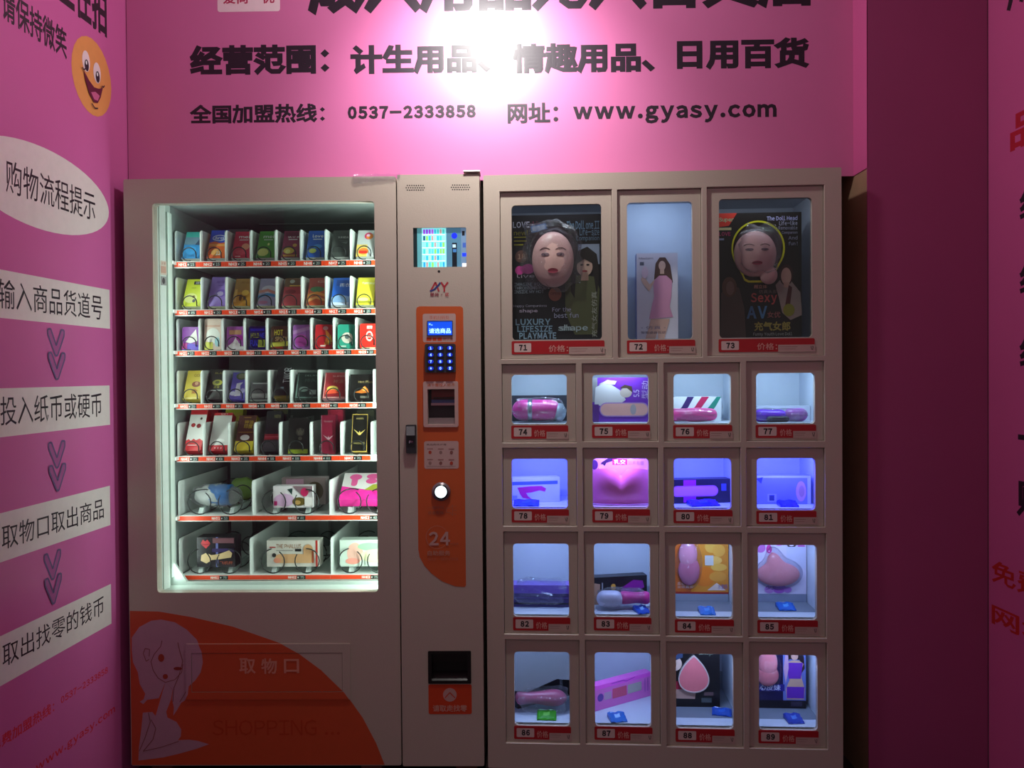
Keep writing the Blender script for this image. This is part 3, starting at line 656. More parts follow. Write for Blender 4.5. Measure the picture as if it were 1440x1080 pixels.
row2 = [
 ('D2DA3C', 'lime yellow pack with black label', [('r', .42, .80, .98, .92, '2A3434'), ('t', '双保', .5, .82, .92, .9, .01, 'F0F0F0'), ('e', .4, .3, .35, .18, 'E8E890'), ('e', .55, .35, .08, .05, '8A7A30'), ('e', .6, .2, .09, .06, '5A5A60'), ('r', .35, .66, .6, .68, '8A9A30')]),
 ('8A6CC0', 'lilac pack with dark ring', [('t', '玻尿', .3, .78, .8, .88, '5A3C98'), ('r', .4, .7, .7, .72, '6A50A0'), ('e', .66, .44, .28, .13, '6A4AA8'), ('e', .62, .42, .18, .08, 'A090B8'), ('e', .4, .38, .1, .04, '503888')]),
 ('C8912C', 'gold pack', [('r', 0, .5, 1, 1, 'A8803C'), ('t', '黄金', .3, .82, .8, .90, '8A6018'), ('e', .65, .48, .2, .1, 'E8C050'), ('e', .42, .3, .08, .12, '6A4010'), ('e', .65, .28, .07, .08, '7A5018'), ('r', .06, .14, .2, .6, 'E0B060')]),
 ('9C98B8', 'silver-blue pearly pack', [('e', .55, .6, .4, .14, 'C8C8D8'), ('p', [(0, .45), (.5, .52), (1, .4), (1, .5), (.5, .62), (0, .55)], 'C88A78'), ('p', [(0, .25), (.5, .38), (1, .3), (1, .4), (.5, .46), (0, .36)], '3888C0'), ('e', .3, .12, .3, .06, 'B07898')]),
 ('B03440', 'red pack with brown top and gold stripe', [('r', 0, .68, 1, 1, '6A4830'), ('e', .42, .88, .14, .07, 'A8A8A0'), ('r', .3, .70, 1, .74, 'D8A040'), ('r', 0, 0, 1, .42, 'C85058'), ('e', .4, .5, .3, .08, '8A2030')]),
 ('C2502C', 'rust red pack with green leaf', [('r', 0, .6, 1, 1, '983830'), ('e', .5, .58, .4, .1, '4A7A50'), ('p', [(0, .25), (.5, .40), (1, .3), (1, .4), (.5, .5), (0, .4)], 'E89040'), ('p', [(0, .1), (.5, .24), (1, .14), (1, .22), (.5, .33), (0, .22)], 'F0A860'), ('t', 'KISS', .5, .82, .95, .90, 'D0B0A0')]),
 ('1E60C8', 'blue pack with pale base', [('r', .2, .70, 1, .92, '1848A0'), ('t', '雨衣', .4, .66, .95, .80, .01, 'D8D8E8'), ('p', [(0, .05), (1, .05), (1, .3), (.5, .38), (0, .28)], '98C0F0'), ('r', 0, .0, 1, .1, 'D0E0F8')]),
 ('D2C838', 'yellow pack', [('t', 'fantasy', .25, .74, .95, .84, .01, 'E8F0F0'), ('e', .4, .34, .36, .16, 'E8E040'), ('r', 0, .08, 1, .12, '90902C'), ('e', .4, .2, .3, .06, 'F0F0A0')])]
for i, (c_, ds, op) in enumerate(row2):
    slot_box(1, i, W1, H1+(.008 if i == 1 else .0), T1, LN, c_, op, ds, side=c_, edge='C8C8A8' if i != 6 else 'E0E4E8')
row3 = [
 ('8A3CA0', 'purple tin with white sail shape', [('p', [(.2, .35), (.8, .9), (.9, .4), (.5, .3)], 'F0E8E0'), ('p', [(0, .1), (.5, .3), (1, .2), (1, 0), (0, 0)], '5A3CC8'), ('r', .0, .04, .3, .3, 'C84098')], .078),
 ('F0D8C8', 'tall pale iridescent pack', [('e', .5, .45, .4, .25, 'F8F8F0'), ('r', 0, 0, .5, .25, 'E8E870'), ('e', .75, .25, .15, .15, 'B0E0E8'), ('r', .05, .75, .9, .78, 'E0A890')], .105),
 ('B060B8', 'pink-violet tin with white wave', [('p', [(0, .1), (.4, .35), (.55, .55), (.7, .3), (1, .1), (1, 0), (0, 0)], 'F4F0F0'), ('r', .15, .65, .85, .85, 'C89870'), ('e', .75, .5, .2, .12, 'B030A0')], .078),
 ('101468', 'navy tin with neon lettering', [('t', 'HOLD', .12, .5, .6, .72, .03, 'A8B030'), ('t', 'ME', .65, .5, .92, .72, .03, '3848F0'), ('t', 'FUN', .1, .15, .5, .4, .03, '4050F8'), ('r', .55, .1, .95, .42, 'B8C850'), ('r', .1, .8, .9, .9, '2830D0')], .078),
 ('5A4030', 'brown and yellow speckled tin', [('t', 'HOT', .2, .6, .7, .85, .03, 'D8D040'), ('t', 'SPICY', .25, .35, .95, .55, .02, 'E0C080'), ('p', [(0, .1), (1, .15), (1, .35), (0, .3)], 'E8E860'), ('r', .1, .03, .7, .12, 'A83828')], .078),
 ('A060B0', 'plain violet tin', [('e', .5, .35, .35, .25, 'B848A8'), ('p', [(0, .6), (1, .8), (1, .95), (0, .75)], 'B888C0')], .082),
 ('B82028', 'red tin with orange flame', [('p', [(.5, .15), (.65, .5), (.55, .85), (.85, .6), (.95, .2)], 'D88030'), ('e', .6, .85, .15, .08, 'D0A0A0'), ('r', .3, .1, .6, .16, 'F0D0C8'), ('p', [(.7, .2), (.9, .6), (.98, .3)], 'E8C040')], .082),
 ('2E9880', 'teal tin with pale fish shape', [('e', .55, .45, .32, .22, 'E0D8C8'), ('e', .55, .5, .14, .1, '607070'), ('r', .2, .08, .5, .13, 'C8E0D0')], .082),
 ('E02C20', 'bright red tin with white round badge', [('e', .55, .5, .2, .2, 'F0E0D0'), ('e', .55, .5, .14, .14, 'E02C20'), ('t', '100', .44, .44, .66, .56, .02, 'F0E0D0'), ('t', '超薄', .4, .78, .72, .92, .02, 'F8E0D8'), ('r', .1, .0, .9, .05, 'D8C8A0')], .084)]
for i, (c_, ds, op, h_) in enumerate(row3):
    slot_box(2, i, .058, h_, .022, D(4), c_, op, ds, r=.007, cat='tin' if 'tin' in ds else 'box')
row4 = [
 ('D2B848', 'gold-yellow pack with brown figure', W1, .108, [('t', 'GOLD', .4, .78, .95, .88, .01, '6A5020'), ('e', .6, .52, .24, .1, '8A4A30'), ('e', .62, .55, .1, .06, 'C8906A'), ('t', '金', .4, .2, .75, .36, .02, 'A85020'), ('r', .05, .02, .95, .05, 'F0E090')], LN),
 ('15150F', 'black pack with yellow emblem', W1+.004, .112, [('t', 'BLACK', .3, .84, .9, .9, .01, 'A89840'), ('e', .5, .55, .26, .1, 'B8B030'), ('e', .5, .56, .12, .05, '6A6A20'), ('t', '黑金', .35, .36, .65, .44, 'A8A030'), ('r', .2, .27, .9, .31, 'B0B0B0')], LN),
 ('6A60C8', 'violet-white pack with floral disc', .052, .100, [('e', .6, .85, .36, .14, '5A6A50'), ('e', .6, .85, .22, .09, '8A8870'), ('p', [(.3, .1), (.7, .12), (.6, .5), (.75, .62), (.35, .58)], 'E8E8F8'), ('e', .2, .2, .2, .08, 'D8D8F4'), ('e', .8, .3, .14, .1, 'B8B0E8')], LN),
 ('5A6060', 'low grey tin', .066, .062, [('r', .05, .1, .95, .35, 'A0A8A4'), ('t', 'STEEL', .3, .5, .7, .62, .01, '303434'), ('r', .1, .9, .9, .96, 'C0C8C4')], D(20)),
 ('141418', 'black pack with white vertical lettering', .050, .118, [('v', 'TWOR', .45, .5, .95, .98, .03, 'D8D8E0'), ('t', '情', .35, .28, .6, .38, .01, '9AB0C0'), ('r', 0, 0, 1, .09, '7A6A28')], LN),
 ('1C2C28', 'dark green framed pack', .078, .098, [('r', .04, .03, .96, .05, '7A9A90'), ('r', .04, .03, .07, .97, '7A9A90'), ('t', '持久', .35, .62, .85, .76, '506860'), ('e', .35, .35, .2, .1, '6A8078'), ('r', .62, .15, .9, .32, '8AA098'), ('t', 'DELAY', .35, .84, .9, .9, '8AA098')], LN),
 ('98242C', 'red framed pack with yellow eagle', .076, .096, [('r', .02, .02, .98, .05, 'E0B0A8'), ('r', .02, .02, .05, .98, 'E0A0A0'), ('e', .4, .36, .25, .12, 'E8D060'), ('p', [(.1, .15), (.7, .2), (.5, .35), (.1, .3)], 'F05838'), ('t', '神油', .4, .58, .85, .72, 'A87060'), ('t', 'SUPER', .35, .82, .9, .88, 'D0A0A0')], LN),
 ('100F0E', 'black pack with orange flame motif', .080, .088, [('t', 'Hot Plus', .35, .66, .95, .76, .01, 'A09060'), ('p', [(.2, .3), (.45, .38), (.62, .55), (.75, .42), (.8, .30), (.5, .26)], 'C87028'), ('e', .6, .42, .08, .08, 'F0A850'), ('r', .45, .08, .8, .16, '6A6A60')], D(12))]
for i, (c_, ds, w_, h_, op, ln_) in enumerate(row4):
    slot_box(3, i, w_, h_, .028, ln_, c_, op, ds, cat='tin' if 'tin' in ds else 'box', edge={0: 'B8A038', 4: '7A6A28', 5: '3A4A44', 6: 'B08088', 3: 'C0C8C4'}.get(i))
row5 = [
 ('E6E2DE', 'tall white box with red ends and cherries', .056, .150, [('r', 0, .0, 1, .24, 'D02028'), ('p', [(0, .24), (.15, .28), (.3, .24), (.45, .29), (.6, .25), (.8, .29), (1, .24)], 'D02028'), ('e', .28, .62, .13, .05, 'A82828'), ('e', .62, .60, .14, .055, '8A2020'), ('e', .7, .78, .07, .03, '503028'), ('r', 0, .88, 1, 1, 'C81C24'), ('r', .15, .12, .7, .14, 'F0C0C0')], 'C02028', LN),
 ('E0DEDA', 'white box with red lid and red base', .062, .138, [('r', 0, 0, 1, .14, 'C8202C'), ('r', 0, .93, 1, 1, 'D02830'), ('t', '• • •', .3, .04, .7, .09, 'F0D0D0'), ('e', .5, .25, .3, .06, 'F4F4F0'), ('t', 'SOFT', .35, .94, .75, .985, 'F0E0E0')], 'C8202C', LN),
 ('5A2A20', 'brown box with gold lettering and yellow base', .060, .128, [('r', 0, 0, 1, .26, 'E8D038'), ('t', '印度', .35, .62, .85, .75, .02, 'C8A030'), ('t', '神油', .35, .75, .85, .86, .02, 'B89028'), ('e', .5, .36, .26, .08, 'F0E8E8'), ('r', .1, .5, .9, .52, 'B08030'), ('r', .3, .92, .7, .95, 'A07030')], 'D0B830', LN),
 ('28282C', 'charcoal box with red stripes', .050, .142, [('r', .0, .28, 1, .42, 'A02430'), ('r', .0, .34, 1, .36, 'D86070'), ('r', 0, 0, 1, .26, '4A4A50'), ('t', 'MEN', .55, .82, .95, .9, 'A09860')], None, D(22)),
 ('1E1F1C', 'large black box with green base', .066, .120, [('r', .0, 0, 1, .12, '8A9A28'), ('e', .6, .6, .22, .12, '4A4A42'), ('p', [(.4, .7), (.5, .62), (.6, .72), (.7, .62), (.82, .7), (.7, .52), (.5, .52)], '6A6A5A'), ('e', .6, .42, .1, .05, '5A5A4C')], None, D(6)),
 ('7A1830', 'tall crimson box with silver wings', .048, .130, [('p', [(.1, .5), (.45, .42), (.5, .47), (.55, .42), (.9, .5), (.55, .37), (.45, .37)], 'A88890'), ('t', 'PLAYBOX', .2, .82, .8, .86, 'B08890'), ('r', 0, 0, .04, 1, 'A06070')], '5A1024', D(2)),
 ('11110C', 'black box with gold edges and wings', .052, .128, [('r', 0, 0, .03, 1, 'C8A850'), ('r', .97, 0, 1, 1, 'C8A850'), ('r', 0, .0, 1, .02, 'C8A850'), ('r', 0, .98, 1, 1, 'C8A850'), ('p', [(.1, .6), (.45, .5), (.5, .56), (.55, .5), (.9, .6), (.55, .44), (.45, .44)], 'C8B060'), ('t', 'WONDERFUL', .25, .86, .75, .90, 'B8A868'), ('t', 'HANDAIYO', .15, .2, .85, .25, 'B8A868')], None, D(14))]
for i, (c_, ds, w_, h_, op, sd, ln_) in enumerate(row5):
    slot_box(4, i, w_, h_, .034, ln_, c_, op, ds, side=sd, dx=-.002 if i < 3 else .004, edge={0: 'B81820', 1: 'B01820', 2: 'C8B030', 4: '96A632', 6: 'C8A850', 3: '3A3A40'}.get(i))
def behind(ri, si, w_, h, base, top, desc, dx, dy=.062, lean=LN):
    slot_box(ri, si, w_, h, .034, lean, base, [('r', 0, .85, 1, 1, top)], desc, dx=dx, dy=dy)
behind(4, 0, .062, .175, 'B81C24', '8A1418', 'plain red box standing second from the front', .008)
behind(4, 1, .062, .158, 'C8B838', 'B8C030', 'yellow-green box standing behind the white one', .012)
behind(4, 5, .052, .145, '8A1834', '9A2038', 'second crimson box standing behind', .014, .055, D(4))
behind(4, 6, .058, .140, '18180F', '2A2A18', 'second black box standing behind the gold-edged one', .012, .05, D(14))
behind(4, 3, .05, .150, '16161A', '5A5A38', 'black box with olive print standing behind', .012, .05, D(20))

# sixth shelf
x0, x1, z = SL[(5, 0)]
q = MB(); cz = z+.056; r_ = random.Random(3)
q.blob((x0+.085, TF+.075, cz), (.062, .038, .036), M('E4E2DA', .3, bump=.6, scale=50), 24, 14, lambda d: 1+.05*math.sin(9*d.x+5*d.z)+.04*math.sin(14*d.z))
o = q.build('wrapped_bottle'); tag(o, 'white wrapped bottle with a blue band in first slot of sixth shelf', 'bottle', 'packaged goods on the coil shelves')
q = MB(); q.tube([(x0+.078+.012*k, TF+.075, cz+.001) for k in range(7)], [.036+.0012*math.sin(k*2.1) for k in range(7)], M('2E7CC8', .3, bump=.5, scale=60), 20); tag(q.build('blue_label', o), 'glossy blue label band')
q = MB(); q.blob((x0+.155, TF+.075, cz-.003), (.024, .03, .030), M('9A9C98', .3), 16, 10); tag(q.build('cap', o), 'grey cap')
q = MB(); q.blob((x0+.100, TF+.072, cz), (.092, .043, .041), FILM, 24, 14, lambda d: 1+.05*math.sin(11*d.x+7*d.z)); q.build('clear_wrap', o)
q = MB(); q.blob((x0+.15, TF+.20, cz+.005), (.055, .03, .04), M('7C9A48', .3), 18, 12, lambda d: 1+.06*math.sin(9*d.x)); tag(q.build('wrapped_bottle'), 'green wrapped bottle lying behind the white and blue one on the sixth shelf', 'bottle', 'packaged goods on the coil shelves')
slot_box(5, 1, .132, .072, .045, 0, 'ECE8EA', [('e', .28, .35, .26, .30, 'E0B8DC'), ('r', .02, .1, .1, .3, 'C02870'), ('p', [(.36, .85), (.5, .9), (.48, .6)], '20403C'), ('e', .66, .28, .17, .2, '6A5A20'), ('e', .62, .24, .08, .1, 'C8A060'), ('p', [(.5, 1), (1, 1), (1, .75), (.72, .6), (.6, .8)], '8A7078'), ('e', .8, .72, .1, .2, 'C82860'), ('r', .8, .05, 1, .5, 'F0ECE8')],
         'white and pink box with black and gold print', dz=.0205, dx=.0)
slot_box(5, 1, .15, .092, .05, 0, 'A8989A', [('r', 0, 0, 1, 1, '8A7A78'), ('e', .75, .5, .2, .35, '4A3A20'), ('r', .1, .7, .5, .95, 'C090A8')], 'brown and mauve printed box behind the white one', dz=.0205, dx=.02, dy=.062)
slot_box(5, 2, .175, .125, .032, D(52), 'D8D4D2', [('r', 0, 0, 1, .34, 'E8209A'), ('p', [(0, .34), (1, .34), (1, .44), (.5, .36), (0, .5)], 'E8209A'), ('e', .24, .84, .12, .11, 'D85090'), ('r', .17, .5, .29, .85, .01, 'D85090'), ('e', .58, .86, .13, .10, 'D85090'), ('e', .56, .68, .11, .10, 'D85090'), ('p', [(.45, .35), (.95, .3), (.95, .62), (.6, .55)], '9AA028')],
         'open white and magenta box with pink cutouts', side='D01C84', dz=.0205, dx=-.004, edge='E01E90')
q = MB(); # lettering on the lower panel of that box is a separate print
x0, x1, z = SL[(5, 2)]
# bottom shelf
slot_box(6, 0, .128, .100, .060, 0, '17141C', [('p', [(.10, .78), (.16, .92), (.22, .86), (.28, .92), (.36, .78), (.24, .62)], 'C83840'), ('l', [(.10, .78), (.23, .75), (.36, .78)], .0015, '50101C'), ('r', .5, .0, .56, 1, '6A70B0'), ('r', .42, .80, .98, .97, '7A5058'), ('r', .4, .5, .98, .62, '3A3060'),
         ('p', [(.1, .22), (.12, .4), (.25, .48), (.38, .40), (.6, .44), (.85, .56), (.93, .46), (.9, .32), (.6, .26), (.4, .24), (.25, .12)], 'E0C090'), ('t', '飞机杯', .6, .08, .95, .2, .02, 'A04830')], 'black box with red lips and beige shape print', dz=.0205, dx=-.003)
slot_box(6, 1, .176, .088, .055, 0, 'DAD6CC', [('r', .93, 0, .97, 1, 'B83830'), ('r', .05, .72, .17, .76, 'B83030'), ('t', 'THE PHALLUS', .18, .70, .66, .86, .01, 'A06838'), ('r', .18, .60, .5, .64, 'A8A49C'), ('r', .54, .58, .66, .68, '202020'), ('e', .14, .44, .04, .08, '303030'),
         ('r', .16, .14, .90, .48, .016, 'D8A878'), ('r', .70, .2, .88, .85, .016, 'D8A878'), ('e', .2, .24, .07, .1, 'E09070'), ('r', .86, .14, .90, .6, 'A85030')], 'white box with brown lettering and tan shape print', dz=.0205, dx=.002)
slot_box(6, 2, .17, .088, .055, 0, 'C8D8CC', [('e', .3, .5, .16, .4, 'E0B0A0'), ('e', .6, .75, .25, .15, '9AC8A0'), ('e', .7, .4, .3, .25, 'D8D8B0'), ('e', .25, .2, .14, .12, 'E89888'), ('e', .9, .5, .1, .2, 'D8C080')], 'pastel green and peach printed box', dz=.0205, dx=-.006)

# ------------------------------------------------------------------ locker cabinet (right)
def C(px, py, d=0): return FC.L(px, py, d)
cxa = C(683, 660)[0]; cxb = C(1184.5, 660)[0]; cz1 = C(930, 241)[1]; cz0 = .055
CT = empty('locker_cabinet', FC.W(0, 0), FC.a); tag(CT, 'beige metal locker cabinet with nineteen small windowed doors', 'cabinet')
doors = [  # number, opening (x0,x1,ytop,ybottom), window (x0,x1,ytop,ybottom)
 (71, 703.7, 861, 268, 504.4, 720, 846, 288, 478), (72, 869, 987, 265.6, 502.6, 882, 973.5, 284.5, 477), (73, 995, 1159.5, 261.5, 500.3, 1011, 1141.5, 279, 475),
 (74, 706, 810, 512, 622.5, 719.5, 797, 527, 597), (75, 819, 925, 511, 620.5, 833, 912, 527, 596), (76, 934, 1041, 510, 621, 947, 1027.5, 526, 596.5), (77, 1050, 1159.5, 508, 620, 1063, 1145.5, 524.5, 596),
 (78, 707, 811, 630, 740, 720, 798, 645, 715), (79, 820, 925.5, 630, 740, 833.5, 912, 644.5, 715), (80, 934, 1041.5, 629.5, 740, 947.5, 1028, 644.5, 716), (81, 1050, 1160, 630, 741, 1064, 1146, 644, 717),
 (82, 708.5, 813, 748, 892, 722, 800, 764, 867), (83, 822, 927.5, 748, 893, 835.5, 914, 764, 867), (84, 936, 1043.5, 749, 895, 949.5, 1030, 765, 870), (85, 1052, 1162, 750, 897, 1065.5, 1148, 766, 871),
 (86, 711, 815, 900, 1045.5, 723.5, 801, 916, 1020), (87, 823.5, 929, 901, 1047, 836.5, 915.5, 917, 1021), (88, 937.5, 1045.5, 903, 1051, 950.5, 1031, 919, 1024), (89, 1054, 1163.5, 903.5, 1053, 1067, 1149, 920.5, 1026)]
def crect(x0, x1, yt, yb, d=0):
    ym = (yt+yb)/2; xm = (x0+x1)/2
    return C(x0, ym, d)[0], C(xm, yb, d)[1], C(x1, ym, d)[0], C(xm, yt, d)[1]
ops_ = [crect(d_[1], d_[2], d_[3], d_[4]) for d_ in doors]
b = MB(); ch_ = .0016
b.plate(rrect(cxa, cz0, cxb, cz1, .004, 3), [rrect(o_[0]-ch_, o_[1]-ch_, o_[2]+ch_, o_[3]+ch_, .002, 2) for o_ in ops_], 0, .0004, PAINT)
b.plate(rrect(cxa, cz0, cxb, cz1, .004, 3), [rrect(*o_, .0015, 2) for o_ in ops_], .0018, .030, PAINT)
for o_ in ops_:
    A_ = rrect(o_[0]-ch_, o_[1]-ch_, o_[2]+ch_, o_[3]+ch_, .002, 2); B_ = rrect(*o_, .0015, 2); n_ = len(A_)
    b.add([(p[0], .0002, p[1]) for p in A_]+[(p[0], .0020, p[1]) for p in B_], [(i, (i+1) % n_, n_+(i+1) % n_, n_+i) for i in range(n_)], PAINT)
b.build('front_frame', CT)
b = MB(); b.box(cxa+.001, cxa+.004, .030, .50, cz0, cz1-.001, PAINT2); b.box(cxb-.004, cxb-.001, .030, .50, cz0, cz1-.001, PAINT2); b.box(cxa, cxb, .030, .50, cz1-.005, cz1-.001, PAINT2); b.box(cxa, cxb, .030, .50, cz0, cz0+.004, PAINT2); b.box(cxa, cxb, .497, .50, cz0, cz1-.001, PAINT2)
b.build('cabinet_shell', CT)
for px in (700, 1165):
    b = MB(); x = C(px, 1000)[0]; b.box(x-.03, x+.03, .04, .10, 0, cz0, BLACK); b.build('foot', CT)
LINER = {1: M('A9B4BE', .5, var=.04), 2: M('C8D0DE', .5, var=.04)}
LI = LINER[2]; RED = M('B01C24', .4); CH = M('D6C0BA', .45); PRT = M('D69A90', .45)
LED = {7: None}
floors = {}; CW = {}
def lights_for(n):
    if n in (71, 73): return (.78, .84, 1.0), .15
    if n == 72: return (.55, .70, 1.0), .34
    if n < 78: return (.58, .78, 1.0), .52
    if n == 79: return (.36, .24, 1.0), .85
    if n < 82: return (.11, .125, 1.0), 1.7
    return (.44, .57, 1.0), .58
for k, d_ in enumerate(doors):
    n = d_[0]; o_ = ops_[k]; wn = crect(*d_[5:9], .014)
    g = .0012
    dd = MB(); dd.plate(rrect(o_[0]+g, o_[1]+g, o_[2]-g, o_[3]-g, .001, 2), [rrect(*wn, .012, 5)], .010, .026, PAINT)
    dd.plate(rrect(o_[0]+.0001, o_[1]+.0001, o_[2]-.0001, o_[3]-.0001, .001, 2), [rrect(*wn, .012, 5)], .021, .027, PAINT)
    dr = dd.build('door', CT)
    q = MB(); q.plate(rrect(wn[0], wn[1], wn[2], wn[3], .012, 5), [], .017, .020, GLASS); q.build('window_pane', dr)
    # number plate
    lx0, lx1 = d_[5], d_[6]+(2 if n > 73 else 4); yt = d_[8]+1.2; yb = yt+18.5
    a = crect(lx0-.5, lx1, yt, yb, .010)
    q = MB(); q.plate(rrect(a[0], a[1], a[2], a[3], .004, 3), [], .0088, .0099, RED)
    wd = a[2]-a[0]; hg = a[3]-a[1]; cwid = .060 if n > 73 else .058
    U = lambda u, v: (u, v)
    art(q, [('r', a[0]+.008, a[1]+hg*.16, a[0]+.008+cwid*.92, a[3]-hg*.16, .003, CH), ('t', str(n), a[0]+.008+cwid*.26, a[1]+hg*.28, a[0]+.008+cwid*.70, a[3]-hg*.27, .055, M('2A2226')),
            ('t', '价格' if n > 73 else '价格：', a[0]+wd*.40, a[1]+hg*.14, a[0]+wd*(.60 if n > 73 else .61), a[3]-hg*.34, .015, PRT)], U, .0087, .0002)
    sx = a[0]+wd*.62
    art(q, [('r', sx, a[1]-hg*.02, a[2]+.001, a[1]+hg*.52, M('BFA79E')), ('l', [(sx+.004, a[1]+hg*.36), (sx+wd*.2, a[1]+hg*.36)], .001, M('7A5A58')), ('l', [(sx+.004, a[1]+hg*.2), (sx+wd*.18, a[1]+hg*.2)], .001, M('9A7A78')),
            ('l', [(a[2]-.012, a[1]+hg*.40), (a[2]-.009, a[1]+hg*.12)], .0014, INK), ('l', [(a[2]-.008, a[1]+hg*.38), (a[2]-.005, a[1]+hg*.38), (a[2]-.007, a[1]+hg*.1)], .0014, INK)], U, .0079, .0002)
    q.build('number_plate', dr)
    # compartment liner
    z0 = wn[1]+.002; z1 = o_[3]-.002; xa_, xb_ = o_[0]-.001, o_[2]+.001; y0, y1 = .030, (.27 if n <= 83 and n >= 74 else .34)
    if n == 72: y1 = .22
    q = MB(); t = .002
    q.box(xa_, xb_, y0, y1, z0-t, z0, LI); q.box(xa_, xb_, y0, y1, z1, z1+t, LI); q.box(xa_-t, xa_, y0, y1, z0-t, z1+t, LI); q.box(xb_, xb_+t, y0, y1, z0-t, z1+t, LI); q.box(xa_, xb_, y1-t, y1, z0, z1, LI)
    q.build('compartment', CT)
    floors[n] = z0; CW[n] = (wn, xa_, xb_, z0, z1, y1)
    cc, en = lights_for(n)
    ld = bpy.data.lights.new('locker_led', 'AREA'); ld.shape = 'RECTANGLE'; ld.size = (wn[2]-wn[0])*.7; ld.size_y = .010; ld.energy = en; ld.color = cc
    lo = bpy.data.objects.new('locker_led', ld); COL.objects.link(lo); lo.location = FC.W((wn[0]+wn[2])/2, .042, z1-.004)
    dirv = FC.y*.55+Vector((0, 0, -1)); lo.rotation_euler = dirv.to_track_quat('-Z', 'Y').to_euler()

GRP = 'packaged goods in the locker compartments'
def item(n, name, label, cat, grp=GRP):   # empty in cabinet coordinates, at the compartment floor
    wn, xa_, xb_, z0, z1, y1 = CW[n]
    o = empty(name, FC.W((wn[0]+wn[2])/2, .08, z0), FC.a); o['label'] = label; o['category'] = cat; o['group'] = grp
    o['_o'] = ((wn[0]+wn[2])/2, .08, z0); return o
class IB(MB):                      # mesh builder whose coordinates are cabinet coordinates
    def part(s, name, it, lab=None, tilt=0, piv=None):
        ox, oy, oz = it['_o']
        if tilt:
            c_, s_ = math.cos(tilt), math.sin(tilt); px_, pz_ = piv
            s.v = [(px_+(v[0]-px_)*c_-(v[2]-pz_)*s_, v[1], pz_+(v[0]-px_)*s_+(v[2]-pz_)*c_) for v in s.v]
        s.v = [(v[0]-ox, v[1]-oy, v[2]-oz) for v in s.v]
        o = s.build(name, it)
        if lab: o['label'] = lab
        return o
def yawed(mb, ang, px_, py_):
    c_, s_ = math.cos(ang), math.sin(ang)
    mb.v = [(px_+(v[0]-px_)*c_-(v[1]-py_)*s_, py_+(v[0]-px_)*s_+(v[1]-py_)*c_, v[2]) for v in mb.v]
def pbox(n, x0, x1, yt, d, dep, base, ops, label, side=None, yaw=0, name='product_box', cat='box', top=None, length=0):
    wn, xa_, xb_, z0, z1, y1 = CW[n]
    it = item(n, name, label, cat)
    X0 = C(x0, yt, d)[0]; X1 = C(x1, yt, d)[0]; Z1 = min(C((x0+x1)/2, yt, d)[1], z1-.006)
    X0 = max(X0, xa_+.002); X1 = min(X1, xb_-.002)
    if length: X1 = X0+length
    b = IB(); b.box(X0, X1, d, d+dep, z0+.0006, Z1, col(side or base, rough=.35)); b.flat([(X0, z0+.0006), (X1, z0+.0006), (X1, Z1), (X0, Z1)], d-.0001, col(base, rough=.35))
    if yaw: yawed(b, yaw, X0, d)
    b.part('carton', it)
    q = IB(); art(q, ops, unit(X0, z0+.0006, X1-X0, Z1-z0-.0006), d-.0002, .00015, rough=.35)
    if yaw: yawed(q, yaw, X0, d)
    if q.v: q.part('front_print', it)
    return it, (X0, X1, z0, Z1)
SKIN = M('E0B49C', .45); SKIN2 = M('D8A890', .4)
def capsule(b, x0, x1, y, z, r, m, n=18, k=14, prof=None):
    pts = []; rr = []
    for i in range(k+1):
        t = i/k; x = x0+(x1-x0)*(1-math.cos(PI*t))/2
        L_ = (x1-x0); a = min(1, math.sqrt(max(0, 1-max(0, (r-(x-x0))/r)**2))) if x-x0 < r else (math.sqrt(max(0, 1-max(0, (r-(x1-x))/r)**2)) if x1-x < r else 1)
        pts.append((x, y, z)); rr.append(max(.0005, r*a*(prof(t) if prof else 1)))
    b.tube(pts, rr, m, n)
def sachet(n, x0, x1, y0_, y1_, colr, accent, ang=0, label=''):
    wn, xa_, xb_, z0, z1, yy = CW[n]
    p0 = FC.F(x0, y1_, z0+.001); p1 = FC.F(x1, y1_, z0+.001); p2 = FC.F((x0+x1)/2, y0_, z0+.001)
    wx = p1[0]-p0[0]; cy = max(p0[1], .032)
    dy = min(max(.02, p2[1]-cy), .05)
    it = empty('foil_sachet', FC.W((p0[0]+p1[0])/2, cy+dy/2, z0+.0012), FC.a+ang); tag(it, label, 'sachet', 'small foil sachets in the lockers')
    b = MB(); nn = 6; vv = []
    for i in range(nn+1):
        for j in range(nn+1):
            u = i/nn-.5; v = j/nn-.5; e = max(0, 1-max(abs(u), abs(v))*2.2)
            vv.append((u*wx, v*dy, .004+.006*e+.0022*math.sin(i*2+j*3)+v*.012))
    mn = min(p[2] for p in vv); vv = [(p[0], p[1], p[2]-mn+.0003) for p in vv]; q_ = len(vv)
    vv += [(p[0], p[1], .0001) for p in vv]
    fs = [(i*(nn+1)+j, (i+1)*(nn+1)+j, (i+1)*(nn+1)+j+1, i*(nn+1)+j+1) for i in range(nn) for j in range(nn)]
    m1 = M(colr, .25, coat=.3); m2 = M(accent, .25)
    b.add(vv, fs, m1, True); b.f += [tuple(k+q_ for k in f)[::-1] for f in fs]; b.m += [b.mi(m1)]*len(fs); b.sm += [False]*len(fs)
    for ids in ([i*(nn+1) for i in range(nn+1)], [i*(nn+1)+nn for i in range(nn+1)][::-1], [i for i in range(nn+1)][::-1], [nn*(nn+1)+i for i in range(nn+1)]):
        for a_, c_ in zip(ids, ids[1:]): b.f.append((a_, c_, c_+q_, a_+q_)); b.m.append(b.mi(m1)); b.sm.append(False)
    for i in (2, 3):
        for j in (2, 3): b.m[i*nn+j] = b.mi(m2)
    b.build('sachet_body', it)
